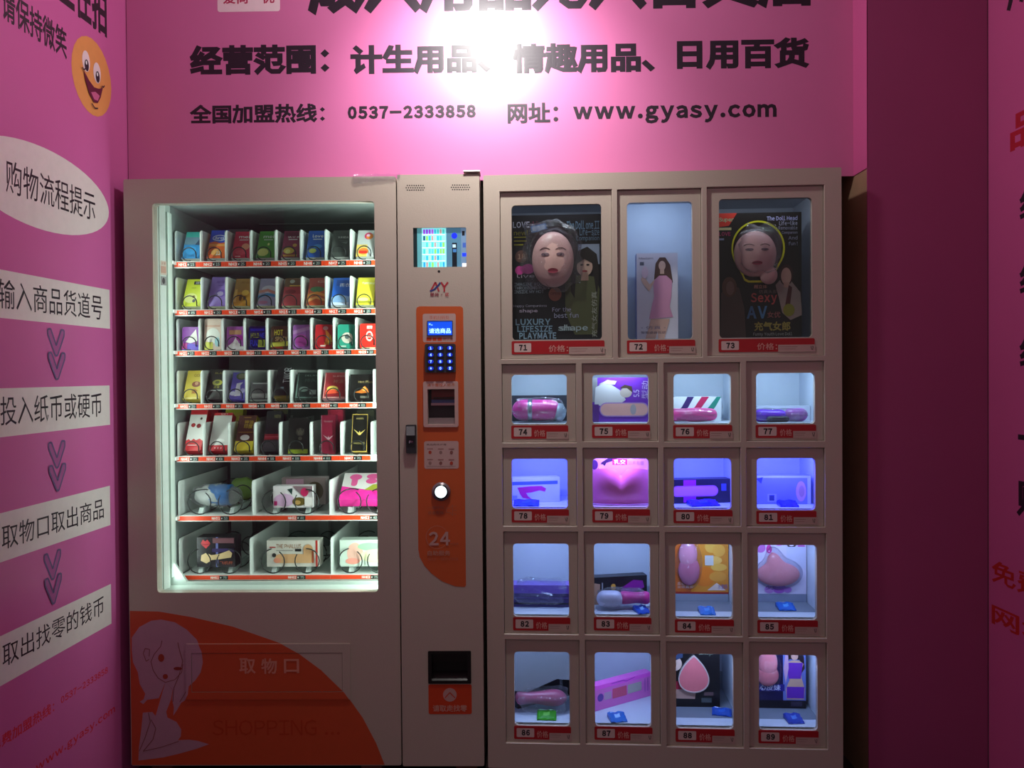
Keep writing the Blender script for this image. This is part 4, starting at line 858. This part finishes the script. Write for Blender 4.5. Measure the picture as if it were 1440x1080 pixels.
def film_wrap(it, x0, x1, y0, y1, z0, z1, seed, mat_=None, name='plastic_wrap', lab='crinkled clear plastic wrap'):
    r = random.Random(seed); b = IB(); ph = [r.uniform(0, 6) for _ in range(6)]
    c_ = ((x0+x1)/2, (y0+y1)/2, (z0+z1)/2)
    def fn(d): return (1+.07*math.sin(7*d.x+ph[0]+4*d.z)+.05*math.sin(13*d.z+ph[1]+6*d.x)+.03*math.sin(23*d.x+ph[2]))
    def sq(d):
        m_ = max(abs(d.x), abs(d.y), abs(d.z)); return (1/m_)**.55*.88*fn(d)
    b.blob(c_, ((x1-x0)/2, (y1-y0)/2, (z1-z0)/2), mat_ or FILM, 28, 18, sq)
    zz = min(v[2] for v in b.v); b.v = [(v[0], max(v[1], .032), v[2]+max(0, it['_o'][2]-zz)) for v in b.v]
    return b.part(name, it, lab)
def figure(cx_, base, h, skin, hair_, top, bottom, side=1):
    # small printed clothed person as flat shapes, in unit coordinates of its face
    w_ = h*.26
    return [('p', [(cx_-w_*.55, base+h*.60), (cx_-w_*.45, base+h*.94), (cx_, base+h), (cx_+w_*.45, base+h*.94), (cx_+w_*.55, base+h*.60)], hair_),
            ('p', [(cx_-w_*.9, base+h*.70), (cx_-w_*.7, base+h*.45), (cx_+w_*.7, base+h*.45), (cx_+w_*.9, base+h*.70), (cx_+w_*.4, base+h*.76), (cx_-w_*.4, base+h*.76)], top),
            ('p', [(cx_-w_*.55, base+h*.48), (cx_+w_*.55, base+h*.48), (cx_+w_*.75, base), (cx_-w_*.75, base)], bottom),
            ('r', cx_-w_*.12, base+h*.72, cx_+w_*.12, base+h*.82, skin), ('e', cx_, base+h*.87, w_*.30, h*.085, skin),
            ('p', [(cx_-w_*.34, base+h*.88), (cx_-w_*.2, base+h*.97), (cx_+w_*.2, base+h*.97), (cx_+w_*.34, base+h*.88), (cx_, base+h*.93)], hair_)]
def mannequin(it, cx_, y, cz_, rx, rz, seed):
    b = IB(); m = M('E8B8B4', .35)
    def fn(d):
        k = 1.0
        k += .10*math.exp(-((d.x/.16)**2+((d.z+.02)/.28)**2))*(1 if d.y < 0 else 0)     # nose
        k -= .05*math.exp(-(((abs(d.x)-.34)/.16)**2+((d.z-.22)/.14)**2))                 # eye hollows
        k += .07*max(0, -d.z-.1)*abs(d.x)
        return k
    b.blob((cx_, y, cz_), (rx, .030, rz), m, 32, 24, fn); b.part('mannequin_face', it, 'pink moulded mannequin face')
    q = IB()
    def surf(u, v): return (cx_+u*rx, cz_+v*rz)
    art(q, [('l', [(-.62, .30), (-.50, .36), (-.38, .38), (-.26, .36), (-.14, .31)], .0024, M('4A2A30')), ('l', [(.14, .31), (.26, .36), (.38, .38), (.50, .36), (.62, .30)], .0024, M('4A2A30')),
        ('e', -.36, .14, .19, .065, M('7A5A68')), ('e', .36, .14, .19, .065, M('7A5A68')), ('e', -.36, .14, .07, .055, INK), ('e', .36, .14, .07, .055, INK), ('e', 0, -.44, .25, .085, M('B84860')), ('l', [(-.24, -.44), (0, -.43), (.24, -.44)], .0015, M('6A2030'))], surf, y, .0003)
    vv = []
    for v in q.v:
        u_, w_ = (v[0]-cx_)/rx, (v[2]-cz_)/rz; c_ = math.sqrt(max(.02, 1-u_*u_-w_*w_)); off = y-v[1]
        vv.append((v[0], y-.030*c_*fn(Vector((u_, -c_, w_)))-.0012-off*.4, v[2]))
    q.v = vv
    q.part('face_paint', it)
    h = IB(); h.blob((cx_, y+.014, cz_+rz*.30), (rx*1.18, .022, rz*.88), M('2A1620', .3), 28, 18, lambda d: 1+.03*math.sin(9*d.x)); h.part('hair', it, 'dark hair')
TXW = M('9AA6B4', .4)
# 71
it, (a0, a1, z0, z1) = pbox(71, 716, 846.5, 302, .075, .05, '14121A', [
    ('t', 'LOVE', .04, .90, .22, .95, .03, 'C8C8D8'), ('t', 'skin', .22, .90, .34, .95, 'A04060'), ('t', 'The Doll one II', .62, .88, .97, .95, .02, '7898B0'), ('t', 'Life-size', .76, .83, .97, .89, .02, '7898B0'), ('t', 'Companion', .72, .78, .97, .83, .02, '7898B0'),
    ('t', 'new!', .05, .84, .2, .88, 'A8A020'), ('r', .05, .82, .18, .83, 'A8A020'), ('r', .05, .79, .19, .80, 'A8A020'), ('r', .05, .76, .15, .77, 'A8A020'),
    ('e', .13, .67, .07, .05, '5A3A34'), ('t', '18', .09, .65, .17, .69, 'A08070'), ('e', .11, .56, .05, .035, 'C83C90'), ('e', .2, .57, .07, .04, 'B02880'), ('t', 'live', .08, .50, .27, .53, 'B0A0B0'),
    ('t', 'IMAGINE YOUR', .05, .435, .38, .460, .01, '8C94A4'), ('t', 'THROBBING ROD', .05, .405, .40, .430, .01, '8C94A4'), ('t', 'INSIDE MY HOT', .05, .375, .37, .400, .01, '8C94A4'),
    ('t', 'Happy Companions', .04, .26, .40, .285, 'A098B0'), ('t', 'shape', .10, .215, .30, .25, .02, 'A898B0'), ('e', .49, .365, .07, .055, 'A06050'), ('t', 'OPEN', .44, .36, .54, .38, '402020'),
    ('t', 'LUXURY', .06, .12, .44, .17, .03, '7C98B0'), ('t', 'LIFESIZE', .08, .065, .46, .115, .03, '7C98B0'), ('t', 'PLAYMATE', .10, .01, .50, .06, .03, '8CA8C0'), ('t', 'shape', .54, .06, .86, .12, .02, '90A0A8'),
    ('t', 'For the', .46, .225, .66, .26, 'A0A0C0'), ('t', 'best fun', .48, .175, .74, .215, 'A0A0C0'), ('r', .74, .60, .97, .76, '8088A0'),
    ('p', [(.60, .44), (.66, .52), (.92, .50), (.97, .40), (.94, .04), (.70, .04), (.60, .22)], '4E5034'), ('p', [(.66, .38), (.66, .60), (.72, .70), (.84, .74), (.94, .68), (.97, .54), (.94, .34), (.90, .55), (.72, .55), (.70, .33)], '17100F'), ('e', .81, .58, .085, .075, 'B8958A'),
    ('r', .77, .47, .85, .53, 'A88478'), ('e', .78, .595, .018, .008, '201818'), ('e', .845, .595, .018, .008, '201818'), ('e', .81, .545, .03, .008, 'A04048'), ('p', [(.72, .60), (.75, .67), (.88, .67), (.91, .60), (.81, .64)], '17100F'), ('v', '充气女友仿真', .88, .02, .94, .38, 'A0A098'), ('t', 'shape', .52, .06, .84, .12, .02, 'A0B0B8'), ('t', 'For the', .46, .225, .66, .26, 'A0A0C0'), ('t', 'best fun', .48, .175, .74, .215, 'A0A0C0')],
    'black boxed doll pack with a face under clear film behind door 71', side='0E0C12')
mannequin(it, a0+(a1-a0)*.47, .062, z0+(z1-z0)*.64, .066, .088, 1)
q = IB(); art(q, [('r', 0, 0, 1, 1, M('5888C8')), ('t', '超强版', .08, .15, .92, .85, .02, M('E8F0FF'))], unit(a0+(a1-a0)*.24, z0+(z1-z0)*.865, .05, .022), .0725, .0003); q.part('sticker', it, 'small blue sticker', .2, (a0+(a1-a0)*.3, z0+(z1-z0)*.87))
film_wrap(it, a0+.03, a1-.05, .033, .074, z0+.14, z1-.005, 5, FOIL)
# 72
pbox(72, 895, 953, 356, .12, .05, 'D8CCD8', [('t', 'Madam', .06, .93, .4, .955, '40304A'), ('r', .08, .86, .18, .90, '606070'),
    ('p', [(.42, .68), (.46, .88), (.56, .95), (.70, .95), (.82, .86), (.88, .66), (.78, .64), (.50, .64)], '5A3A34'), ('e', .62, .855, .085, .055, 'E0B4A4'), ('r', .57, .76, .67, .82, 'D8AC9C'),
    ('p', [(.40, .68), (.55, .74), (.72, .74), (.86, .68), (.84, .50), (.80, .38), (.88, .26), (.30, .24), (.36, .38), (.42, .50)], 'D890B0'), ('p', [(.42, .66), (.30, .56), (.14, .66), (.10, .70), (.16, .74), (.32, .64), (.44, .70)], 'E0B4A4'), ('p', [(.34, .24), (.80, .24), (.66, 0), (.52, 0), (.50, .1), (.44, 0), (.20, 0)], 'D8A898'),
    ('t', '• 仿真 •', .1, .12, .7, .16, '8A7A90'), ('t', '智能语音互动', .1, .07, .7, .10, '50405A'), ('e', .2, .78, .08, .07, 'E4C4D4')], 'white upright box with a woman in a pink dress behind door 72', side='8A88C0')
# 73
it, (a0, a1, z0, z1) = pbox(73, 1011, 1127, 299, .09, .06, '14110F', [
    ('p', [(0, 1), (.22, 1), (.12, .9), (0, .89)], 'D83828'), ('t', 'Super', .0, .925, .18, .965, .02, '90C090'), ('r', 0, .865, .15, .885, 'D0C890'), ('t', 'LOVE', .0, .82, .14, .85, .02, 'C03070'), ('r', 0, .785, .06, .80, '9098B8'),
    ('t', 'The Doll Head', .58, .935, .95, .97, .02, 'B8B8E8'), ('t', 'Life-like', .73, .895, .95, .93, .02, 'A8A8C0'), ('t', 'Removable', .72, .86, .95, .89, .02, '9090A8'), ('t', 'Companion', .76, .82, .95, .85, .02, '9090A8'), ('t', 'And', .84, .78, .95, .81, .02, '9090A8'), ('t', 'fun !', .84, .735, .95, .765, .02, '9090A8'),
    ('t', '超立体', .42, .395, .58, .425, .02, 'C08070'), ('t', '仿真头部', .48, .355, .70, .385, .01, '806A68'), ('t', 'Sexy', .38, .265, .70, .36, .03, 'B84848'), ('t', 'AV', .33, .155, .58, .255, .04, '4878A8'), ('t', '女优', .58, .16, .74, .21, .02, '905050'),
    ('t', '充气女郎', .42, .055, .86, .13, .03, '9A8A40'), ('t', 'Funny Youth Love Doll', .41, .012, .88, .045, .01, 'A8A8A8'),
    ('p', [(.68, .42), (.76, .48), (.86, .46), (.98, .36), (1, .18), (.86, .14), (.76, .20), (.72, .32)], '9A8480'), ('e', .81, .50, .085, .085, '3A1C1A'), ('e', .81, .49, .062, .068, 'C49A8C'), ('r', .78, .40, .85, .44, 'B88C80'), ('p', [(.78, .20), (.84, .42), (.88, .40), (.84, .18)], '50181C'), ('e', .84, .22, .07, .05, '8A8428'),
    ('p', [(0, .0), (.02, .36), (.12, .44), (.24, .40), (.30, .24), (.32, .0)], '5A4640'), ('e', .12, .41, .09, .08, '6A4838'), ('e', .13, .40, .05, .055, '8A6A60')],
    'black box with a yellow keyhole-shaped window behind door 73', side='0E0C0C')
cxh = a0+(a1-a0)*.47; czh = z0+(z1-z0)*.715; R1 = .083
ring = [(cxh+R1*math.cos(t), czh+R1*1.05*math.sin(t)) for t in [(-.20*PI)+i*(1.40*PI)/28 for i in range(29)]]
ring = ring+[(cxh-R1*.60, czh-R1*1.02), (cxh-R1*.52, czh-R1*1.22), (cxh-R1*.36, czh-R1*1.30), (cxh+R1*.36, czh-R1*1.30), (cxh+R1*.52, czh-R1*1.22), (cxh+R1*.60, czh-R1*1.02)]
inner = [(cxh+(p[0]-cxh)*.94, czh+(p[1]-czh)*.94) for p in ring]
q = IB(); q.plate(ring, [inner], .084, .0889, M('E0E020', .35)); q.part('window_rim', it, 'yellow keyhole-shaped rim')
mannequin(it, cxh-.010, .083, czh-.018, .066, .072, 2)
q = IB(); q.blob((cxh+.030, .078, czh-.085), (.028, .012, .03), M('D8A8A8', .35)); q.part('moulded_shoulder', it)
film_wrap(it, cxh-.07, cxh+.07, .036, .082, czh-.09, czh+.08, 8, FOIL)
# 74
wn = CW[74][0]; z0 = floors[74]
it = item(74, 'wrapped_massager', 'pink wand with a silver band in crinkled clear plastic behind door 74', 'massager')
q = IB(); capsule(q, wn[0]-.004, wn[0]+.155, .095, z0+.040, .036, M('E0309A', .3), prof=lambda t: 1-.10*t); q.part('pink_body', it)
q = IB(); q.tube([(wn[0]+.048, .095, z0+.040), (wn[0]+.062, .095, z0+.040)], .037, M('B8C0CC', .2, .9), 20); q.part('silver_band', it)
q = IB(); q.blob((wn[0]+.148, .095, z0+.032), (.022, .03, .030), M('AAB8C8', .3)); q.part('end_cap', it)
film_wrap(it, wn[0]-.006, wn[2]+.006, .045, .145, z0+.001, z0+.086, 11)
pbox(74, 716, 798, 556, .165, .02, '2A2C38', [], 'flat dark box lying behind the pink wand behind door 74')
# 75
it, (a0, a1, z0, z1) = pbox(75, 829, 914, 531, .07, .06, '6A2CA8', [
    ('r', 0, .45, .13, 1, '8A8890'), ('p', [(.08, .40), (.10, .78), (.2, .86), (.36, .84), (.50, .72), (.60, .5), (.48, .38), (.30, .42), (.2, .36)], 'C8C4C8'), ('e', .60, .66, .10, .11, 'B8A8A0'), ('p', [(.50, .76), (.58, .84), (.70, .80), (.71, .66), (.62, .76)], '4A3830'), ('p', [(.15, .85), (.3, .95), (.45, .92), (.42, .84), (.3, .85)], 'C8B8A8'),
    ('v', '5.5', .73, .56, .82, .72, 'D8C8F0'), ('v', '型动', .86, .52, .97, .92, 'C0A8E0'), ('r', .16, .12, .98, .44, .03, 'A880C0'), ('r', .18, .145, .96, .415, .025, 'E0A8A0'), ('e', .72, .28, .05, .12, 'A8A0A8'), ('r', 0, 0, .15, .40, '5A2C80')],
    'purple box with a reclining figure and a pink capsule window behind door 75')
# 76
it, (a0, a1, z0, z1) = pbox(76, 938, 1014, 558, .14, .04, 'D8E0E4', [('p', [(.05, 0), (.22, 0), (.40, .6), (.5, 1), (.38, 1), (.28, .6)], '3A2868'), ('p', [(.32, .1), (.5, .05), (.62, .5), (.78, 1), (.64, 1), (.52, .6)], 'B82858'), ('p', [(.58, .1), (.72, .08), (.90, .6), (1, 1), (.92, 1), (.78, .6)], '288878'), ('r', .02, .1, .06, .8, 'C0C8CC')],
    'white box printed with purple, red and teal strokes behind door 76')
it = item(76, 'massager', 'rounded pink stick lying in clear wrap in front of the striped box', 'massager')
wn = CW[76][0]; z0 = floors[76]
q = IB(); capsule(q, wn[0]-.006, wn[0]+.148, .09, z0+.0235, .021, M('E84C9C', .35), prof=lambda t: 1+.05*math.sin(t*14)); q.part('pink_body', it)
film_wrap(it, wn[0]-.004, wn[0]+.150, .064, .116, z0+.001, z0+.047, 12)
# 77
pbox(77, 1062, 1147, 571, .14, .04, 'C4CCE0', [('l', [(.78, .6), (.80, .8)], .002, '506080'), ('l', [(.84, .6), (.85, .8)], .002, '506080')], 'low white box lying behind the purple packet behind door 77')
it = item(77, 'wrapped_packet', 'purple packet in shiny clear plastic behind door 77', 'packet')
wn = CW[77][0]; z0 = floors[77]
q = IB(); capsule(q, wn[0]-.002, wn[0]+.115, .09, z0+.020, .018, M('7A2CE0', .2), prof=lambda t: .7+.4*math.sin(t*PI)+.08*math.sin(t*20)); q.part('purple_body', it)
q = IB(); capsule(q, wn[0]+.105, wn[0]+.178, .09, z0+.022, .021, M('A85CB8', .3)); q.part('mauve_end', it)
q = IB(); capsule(q, wn[0]+.045, wn[0]+.115, .066, z0+.010, .009, M('30283C', .3)); q.part('dark_cable', it)
film_wrap(it, wn[0]-.005, wn[0]+.180, .05, .125, z0+.001, z0+.046, 13)
# 78
it, r4 = pbox(78, 712, 789, 673, .10, .05, 'C8D0F0', [('r', .06, .72, .96, .86, '5068B8'), ('p', [(.2, .62), (.25, .38), (.45, .40), (.62, .48), (.72, .42), (.74, .55), (.66, .66), (.45, .66)], 'C82878'), ('p', [(.24, .4), (.3, .2), (.48, .12), (.4, .26), (.36, .42)], 'C82878'), ('r', .05, .1, .2, .3, '90A0D8')],
    'white box with a curved magenta shape behind door 78', yaw=.22)
sachet(78, 722, 758, 706, 712, '1C3CC8', '2850E0', 0, 'dark blue foil sachet in front of the white box behind door 78')
# 79
it, (a0, a1, z0, z1) = pbox(79, 829, 914, 640, .10, .05, 'D8A8E0', [('e', .08, .8, .06, .1, '503070'), ('p', [(.1, .62), (.2, .85), (.36, .98), (.48, .98), (.44, .9), (.28, .84), (.2, .68)], '38204A'), ('e', .2, .74, .05, .07, 'E8B8D8'), ('r', .38, .80, .62, .92, 'D82858'), ('t', '乳交', .40, .81, .60, .91, .02, 'FFFFFF'), ('t', '日系名器', .65, .80, .9, .88, .01, 'B080D0'), ('t', '成人玩具', .72, .92, .92, .96, '50306A')],
    'pale violet printed box with a moulded pink pillow under plastic behind door 79')
q = IB(); cm = (a0+a1)/2; mt = M('F088C0', .3, coat=.3)
nX, nZ = 28, 14; vv = []
for j in range(nZ+1):
    for i in range(nX+1):
        u = i/nX; v = j/nZ; top = .104+.010*abs(math.sin(u*2*PI))**.8-(.014 if .42 < u < .6 else 0)*math.sin((u-.42)/.18*PI)
        zz = z0+.003+v*(top); yy = .098-.050*math.sin(PI*min(1, .12+u*.76))*math.sin(PI*(.15+.7*v))**.6-.012*abs(math.sin(u*2*PI))*v
        vv.append((a0+.004+u*(a1-a0-.008), yy, zz))
q.add(vv, [(j*(nX+1)+i, j*(nX+1)+i+1, (j+1)*(nX+1)+i+1, (j+1)*(nX+1)+i) for j in range(nZ) for i in range(nX)], mt, True); q.part('moulded_pillow', it, 'soft pink moulded pillow')
# 80
it, (a0, a1, z0, z1) = pbox(80, 940, 1034, 675, .10, .05, '1C1834', [('r', .24, 0.04, .44, .98, 'B028B0'), ('r', .05, .28, .80, .74, .03, 'C060C0'), ('r', .06, .32, .79, .70, .03, 'E080C8'), ('r', .85, .5, .93, .8, '4850A8')], 'black box with a long rounded pink window behind door 80', yaw=.16)
sachet(80, 970, 1012, 706, 712, '1A20B0', '3040D8', .2, 'deep blue foil sachet in front of the black box behind door 80')
# 81
it, (a0, a1, z0, z1) = pbox(81, 1060, 1140, 669, .11, .05, '8088C8', [('r', .01, .92, 1, 1, 'B8C0F0'), ('e', .83, .45, .09, .36, 'D8A0A0'), ('e', .84, .45, .05, .2, 'B88888'), ('r', .24, .08, .40, .36, 'A0A8E0'), ('r', .27, .12, .36, .32, '303A70'), ('p', [(.04, .9), (.16, .95), (.13, .72)], '404888'), ('r', .94, 0, 1, .92, 'C0C8F0')], 'pale blue speckled box with a beige oval behind door 81')
sachet(81, 1098, 1124, 706, 713, '1418C8', '2830E8', 0, 'bright blue foil sachet in front of the speckled box behind door 81')
# 82
it, (a0, a1, z0, z1) = pbox(82, 716, 803, 823, .11, .06, '3A2868', [('r', 0, .62, 1, 1, '7048B8'), ('r', 0, .12, 1, .20, '14101C'), ('r', .0, .4, 1, .44, '584090')], 'long dark violet box in crinkled clear plastic behind door 82', side='8A68D0')  # side colour lightened so the light on the top face is painted in
film_wrap(it, a0-.0, a1+.0, .085, .175, z0+.001, z1+.022, 21)
# 83
it, (a0, a1, z0, z1) = pbox(83, 833, 914, 813, .13, .04, '17141C', [('p', [(0, 0), (.12, 0), (.14, .75), (.02, .8)], 'A88068'), ('e', .38, .62, .045, .12, 'D8A038'), ('r', .17, .3, .19, .8, '9898A0'), ('p', [(.42, .15), (.55, .6), (.75, .85), (.92, .80), (.95, .55), (.7, .35), (.6, .1)], '8A1890')], 'black box with a gold badge and purple print behind door 83', yaw=.24)
it = item(83, 'wrapped_massager', 'white and pink tube in clear plastic in front of the black box behind door 83', 'massager'); wn = CW[83][0]; z0 = floors[83]
q = IB(); capsule(q, wn[0]+.01, wn[0]+.095, .085, z0+.034, .026, M('D8D4E8', .3)); q.part('white_grip', it)
q = IB(); capsule(q, wn[0]+.08, wn[0]+.185, .092, z0+.036, .020, M('E03898', .3), prof=lambda t: 1+.12*math.sin(t*9)); q.part('pink_body', it)
film_wrap(it, wn[0]+.004, wn[2]-.001, .05, .125, z0+.001, z0+.072, 22)
sachet(83, 895, 914, 856, 866, '2050C0', '88B8F0', .35, 'blue foil sachet at the right front behind door 83')
# 84
def standing(n, x0, x1, yt, yb, d, dep, base, ops, label, side=None):
    wn, xa_, xb_, z0, z1, y1 = CW[n]
    q = MB(); q.box(xa_+.0005, xb_-.0005, .085, y1-.003, z0+.0002, z0+.0005, M('7A8290', .5)); q.box(xa_+.0005, xb_-.0005, y1-.006, y1-.003, z0+.0005, z0+.06, M('7A8290', .5)); q.build('rear_floor_sheet', CT)  # darker grey over the rear floor and the foot of the back wall
    it = item(n, 'product_box', label, 'box')
    X0 = max(C(x0, yt, d)[0], xa_+.002); X1 = min(C(x1, yt, d)[0], xb_-.002); Z1 = min(C(x0, yt, d)[1], z1-.008); Z0 = z0+.0006
    b = IB(); b.box(X0, X1, d, d+dep, Z0, Z1, col(side or base, rough=.35)); b.part('carton', it)
    q = IB(); art(q, [('r', 0, 0, 1, 1, col(base, rough=.35))]+ops, unit(X0, Z0, X1-X0, Z1-Z0), d-.0001, .00015, rough=.35); q.part('front_print', it)
    return it, X0, X1, Z0, Z1
it, X0, X1, Z0, Z1 = standing(84, 949, 1028, 758, 845, .20, .05, 'E09030', [
    ('r', 0, .0, 1, .12, '9098A8'), ('r', 0, .12, 1, .15, 'A82820'), ('r', 0, .15, .3, 1, 'D06828'), ('e', .68, .88, .12, .1, 'F0B850'), ('e', .82, .82, .12, .1, 'F0B048'), ('e', .72, .66, .16, .07, 'F4C060'), ('e', .82, .55, .15, .06, 'F0B850'), ('e', .55, .4, .2, .16, 'E88028'), ('e', .8, .4, .16, .08, 'E8A040'), ('r', .56, .58, .72, .74, 'D0D0C8'),
    ('p', [(.6, .18), (.78, .3), (.95, .18)], 'E8D0C0'), ('t', '水蜜桃', .8, .2, .98, .28, .01, '7060A0'), ('t', '柔软弹性', .04, .26, .34, .31, 'F0D0C0'), ('t', '立体真实', .04, .21, .34, .255, 'F0D0C0')], 'orange fruit-printed box with a pink moulded shape under plastic behind door 84', side='50403A')
q = IB(); mw_ = X1-X0; mh = Z1-Z0
q.blob((X0+mw_*.26, .196, Z0+mh*.50), (.036, .014, .050), M('D87898', .25, coat=.5), 20, 14); q.blob((X0+mw_*.24, .194, Z0+mh*.76), (.031, .014, .045), M('F0A0B8', .25, coat=.5), 20, 14); q.part('moulded_shape', it, 'pink rounded moulded shape')
q = IB(); q.blob((X0+mw_*.26, .196, Z0+mh*.60), (.044, .020, .085), FOIL, 20, 16); q.part('blister_cover', it)
sachet(84, 985, 1007, 856, 865, '1C70D0', '4090E8', 0, 'bright blue foil sachet behind door 84')
# 85
it, X0, X1, Z0, Z1 = standing(85, 1064, 1147, 760, 843, .20, .05, 'D8D0E8', [
    ('r', 0, 0, 1, .13, '8890A8'), ('e', .08, .88, .1, .08, 'C070C0'), ('e', .25, .86, .06, .07, 'D040A0'), ('e', .45, .96, .08, .05, 'D880C8'), ('e', .9, .88, .08, .08, 'C868B8'), ('e', .45, .22, .14, .08, 'B060C8'), ('e', .25, .2, .1, .06, 'C890D8'), ('e', .62, .2, .08, .05, 'B878D0'), ('e', .7, .94, .09, .06, '403038'), ('e', .70, .95, .06, .04, 'E8D8E8'),
    ('r', .6, .55, .98, .9, 'CCCCE8'), ('t', '少女', .18, .20, .4, .28, .02, '7030A0')], 'white and violet flower-printed box with a pink cone shape behind door 85', side='30303A')
q = IB(); vv = []; mw_ = X1-X0; mh = Z1-Z0
q.blob((X0+mw_*.42, .192, Z0+mh*.46), (.070, .016, .040), M('E89098', .3, coat=.4), 28, 18, lambda d: 1+.85*math.exp(-((d.x+.15)/.26)**2)*max(0, d.z)**2)
q.part('moulded_shape', it, 'pink teardrop-shaped moulding'); q = IB(); q.blob((X0+mw_*.42, .190, Z0+mh*.48), (.080, .022, .052), FOIL, 28, 18, lambda d: 1+.75*math.exp(-((d.x+.15)/.28)**2)*max(0, d.z)**2); q.part('blister_cover', it)
sachet(85, 1096, 1120, 851, 859, '1C64C8', '50A0E8', 0, 'blue foil sachet behind door 85')
# 86
it, (a0, a1, z0, z1) = pbox(86, 728, 812, 948, .13, .045, '1E2026', [('t', 'SC', .3, .28, .42, .42, .01, '90949C'), ('v', 'Womanizer', .78, .25, .86, .8, 'C0C4CC'), ('r', .55, .2, .56, .9, '484C54')], 'slanted black box under bubble wrap behind door 86', side='3C4650', yaw=.62, length=.21)
w6 = CW[86][0]; e0, e1, zt6 = w6[0]-.012, w6[2]+.010, CW[86][4]-.012
q = IB(); q.plate([(e0, z0+.07), (e0, zt6), (e1, zt6), (e1, z1-.010), (e1-.05, z1-.006), (e0+.05, z1-.05)], [], .105, .110, BUBBLE)
q.part('bubble_wrap', it, 'sheet of bubble wrap')
it = item(86, 'wrapped_packet', 'pinkish red packet in crinkled clear plastic in front of the black box', 'packet'); wn = CW[86][0]
q = IB(); capsule(q, wn[0]-.004, wn[2]-.008, .115, z0+.046, .026, M('C05878', .3), prof=lambda t: .9+.15*math.sin(t*12)); q.part('pink_body', it)
film_wrap(it, wn[0]-.006, wn[2]+.006, .075, .150, z0+.001, z0+.088, 31)
sachet(86, 755, 782, 999, 1013, '3C9A28', '70C050', 0, 'green foil sachet behind door 86')
# 87
it, (a0, a1, z0, z1) = pbox(87, 834, 926, 967, .11, .035, 'E070C0', [('r', 0, .84, 1, 1, 'F058D0'), ('e', .12, .5, .05, .16, '7040A0'), ('r', .18, .35, .3, .65, 'C098B0'), ('r', .32, .32, .56, .72, 'D05070'), ('r', .58, .35, .82, .72, 'B0A8A0'), ('l', [(.88, .25), (.88, .8)], .002, '6040A0'), ('l', [(.93, .25), (.93, .8)], .002, '6040A0'), ('l', [(.3, .95), (.5, .96), (.55, .90), (.7, .97)], .002, '8030A0')], 'bright pink slanted box with window print behind door 87', yaw=.62, side='F060D0', length=.25)
sachet(87, 857, 881, 1003, 1017, '2868C0', 'A0C8F0', .2, 'blue and white foil sachet behind door 87')
# 88
it, X0, X1, Z0, Z1 = standing(88, 947, 1012, 912, 1000, .17, .06, '17161A', [
    ('r', 0, .0, 1, .08, '100F12'), ('e', .05, .74, .13, .12, 'D8B8A8'), ('p', [(0, .42), (.14, .46), (.2, .30), (.16, .24), (0, .3)], 'B02840'), ('p', [(0, .3), (.2, .30), (.48, .26), (.46, .14), (0, .14)], 'C09888'), ('t', 'IS Jojo', .55, .88, .85, .98, .01, 'A8B8A0'), ('r', .66, .20, .86, .26, '6A5050'), ('r', .6, .08, .82, .16, '50585A'), ('p', [(.02, 1), (.2, 1), (.2, .85), (.04, .8)], '384868')],
    'black box with a drop-shaped pink window behind door 88', side='26242C')
cxd = X0+(X1-X0)*.43; czd = Z0+(Z1-Z0)*.52; drop = []
for i in range(36):
    t = 2*PI*i/36; drop.append((cxd+.064*math.sin(t)*(math.sin(t/2)**.9 if math.sin(t/2) > 0 else 0), czd+.012-.062*(-math.cos(t))*1.0))
dr2 = [(cxd+(p[0]-cxd)*.93, czd+(p[1]-czd)*.93) for p in drop]
q = IB(); q.plate(drop, [dr2], .160, .1695, M('C8B8B0', .3)); q.part('window_rim', it, 'pale drop-shaped rim')
q = IB(); q.plate(dr2, [], .162, .1694, M('E07880', .25, coat=.5, bump=.8, scale=30)); q.part('moulded_shape', it, 'pink moulding under plastic')
sachet(88, 1003, 1030, 1001, 1007, '1C4CB0', '2860C8', -.2, 'dark blue foil sachet to the right of the black box behind door 88')
# 89
it, X0, X1, Z0, Z1 = standing(89, 1062, 1133, 915, 1003, .17, .06, '1E1848', [
    ('r', 0, .0, 1, .14, '14121C'), ('r', .55, .14, 1, 1, '6A78C0'), ('r', 0, .30, .58, .42, '2C2488'), ('t', '心皮妹', .08, .31, .50, .41, .02, 'E0E0F8'),
    ('p', [(.60, .78), (.66, .95), (.80, 1.0), (.96, .92), (.98, .70), (.9, .6), (.88, .85), (.68, .86)], '2A1A1C'), ('e', .78, .91, .07, .065, 'D8A898'), ('p', [(.62, .80), (.72, .84), (.86, .84), (.96, .78), (.90, .66), (.92, .52), (.98, .34), (.96, .16), (.62, .16), (.60, .34), (.68, .50), (.66, .64)], 'D0A890'),
    ('p', [(.62, .80), (.94, .80), (.90, .52), (.66, .52)], '7030B0'), ('p', [(.62, .38), (.97, .38), (.96, .18), (.62, .18)], '6A28B0'), ('p', [(.60, .98), (.56, .7), (.6, .44), (.66, .7), (.65, .95)], 'C8A0C0'), ('r', .7, .04, .92, .12, '3A3048')],
    'dark violet box with a pink moulded piece and a woman in purple behind door 89', side='2A2068')
q = IB(); mw_ = X1-X0; mh = Z1-Z0
q.blob((X0+mw_*.24, .166, Z0+mh*.58), (.036, .012, .036), M('F0848C', .25, coat=.5), 18, 12); q.blob((X0+mw_*.24, .164, Z0+mh*.80), (.032, .013, .044), M('F89098', .25, coat=.5), 18, 12); q.part('moulded_shape', it, 'pink moulded piece')
q = IB(); q.blob((X0+mw_*.25, .164, Z0+mh*.68), (.043, .020, .072), FOIL, 18, 14); q.part('blister_cover', it)
sachet(89, 1108, 1131, 1008, 1018, '2440A8', '4878D0', .1, 'blue foil sachet with pale print at the right behind door 89')
for o in sc.objects:
    if '_o' in o: del o['_o']
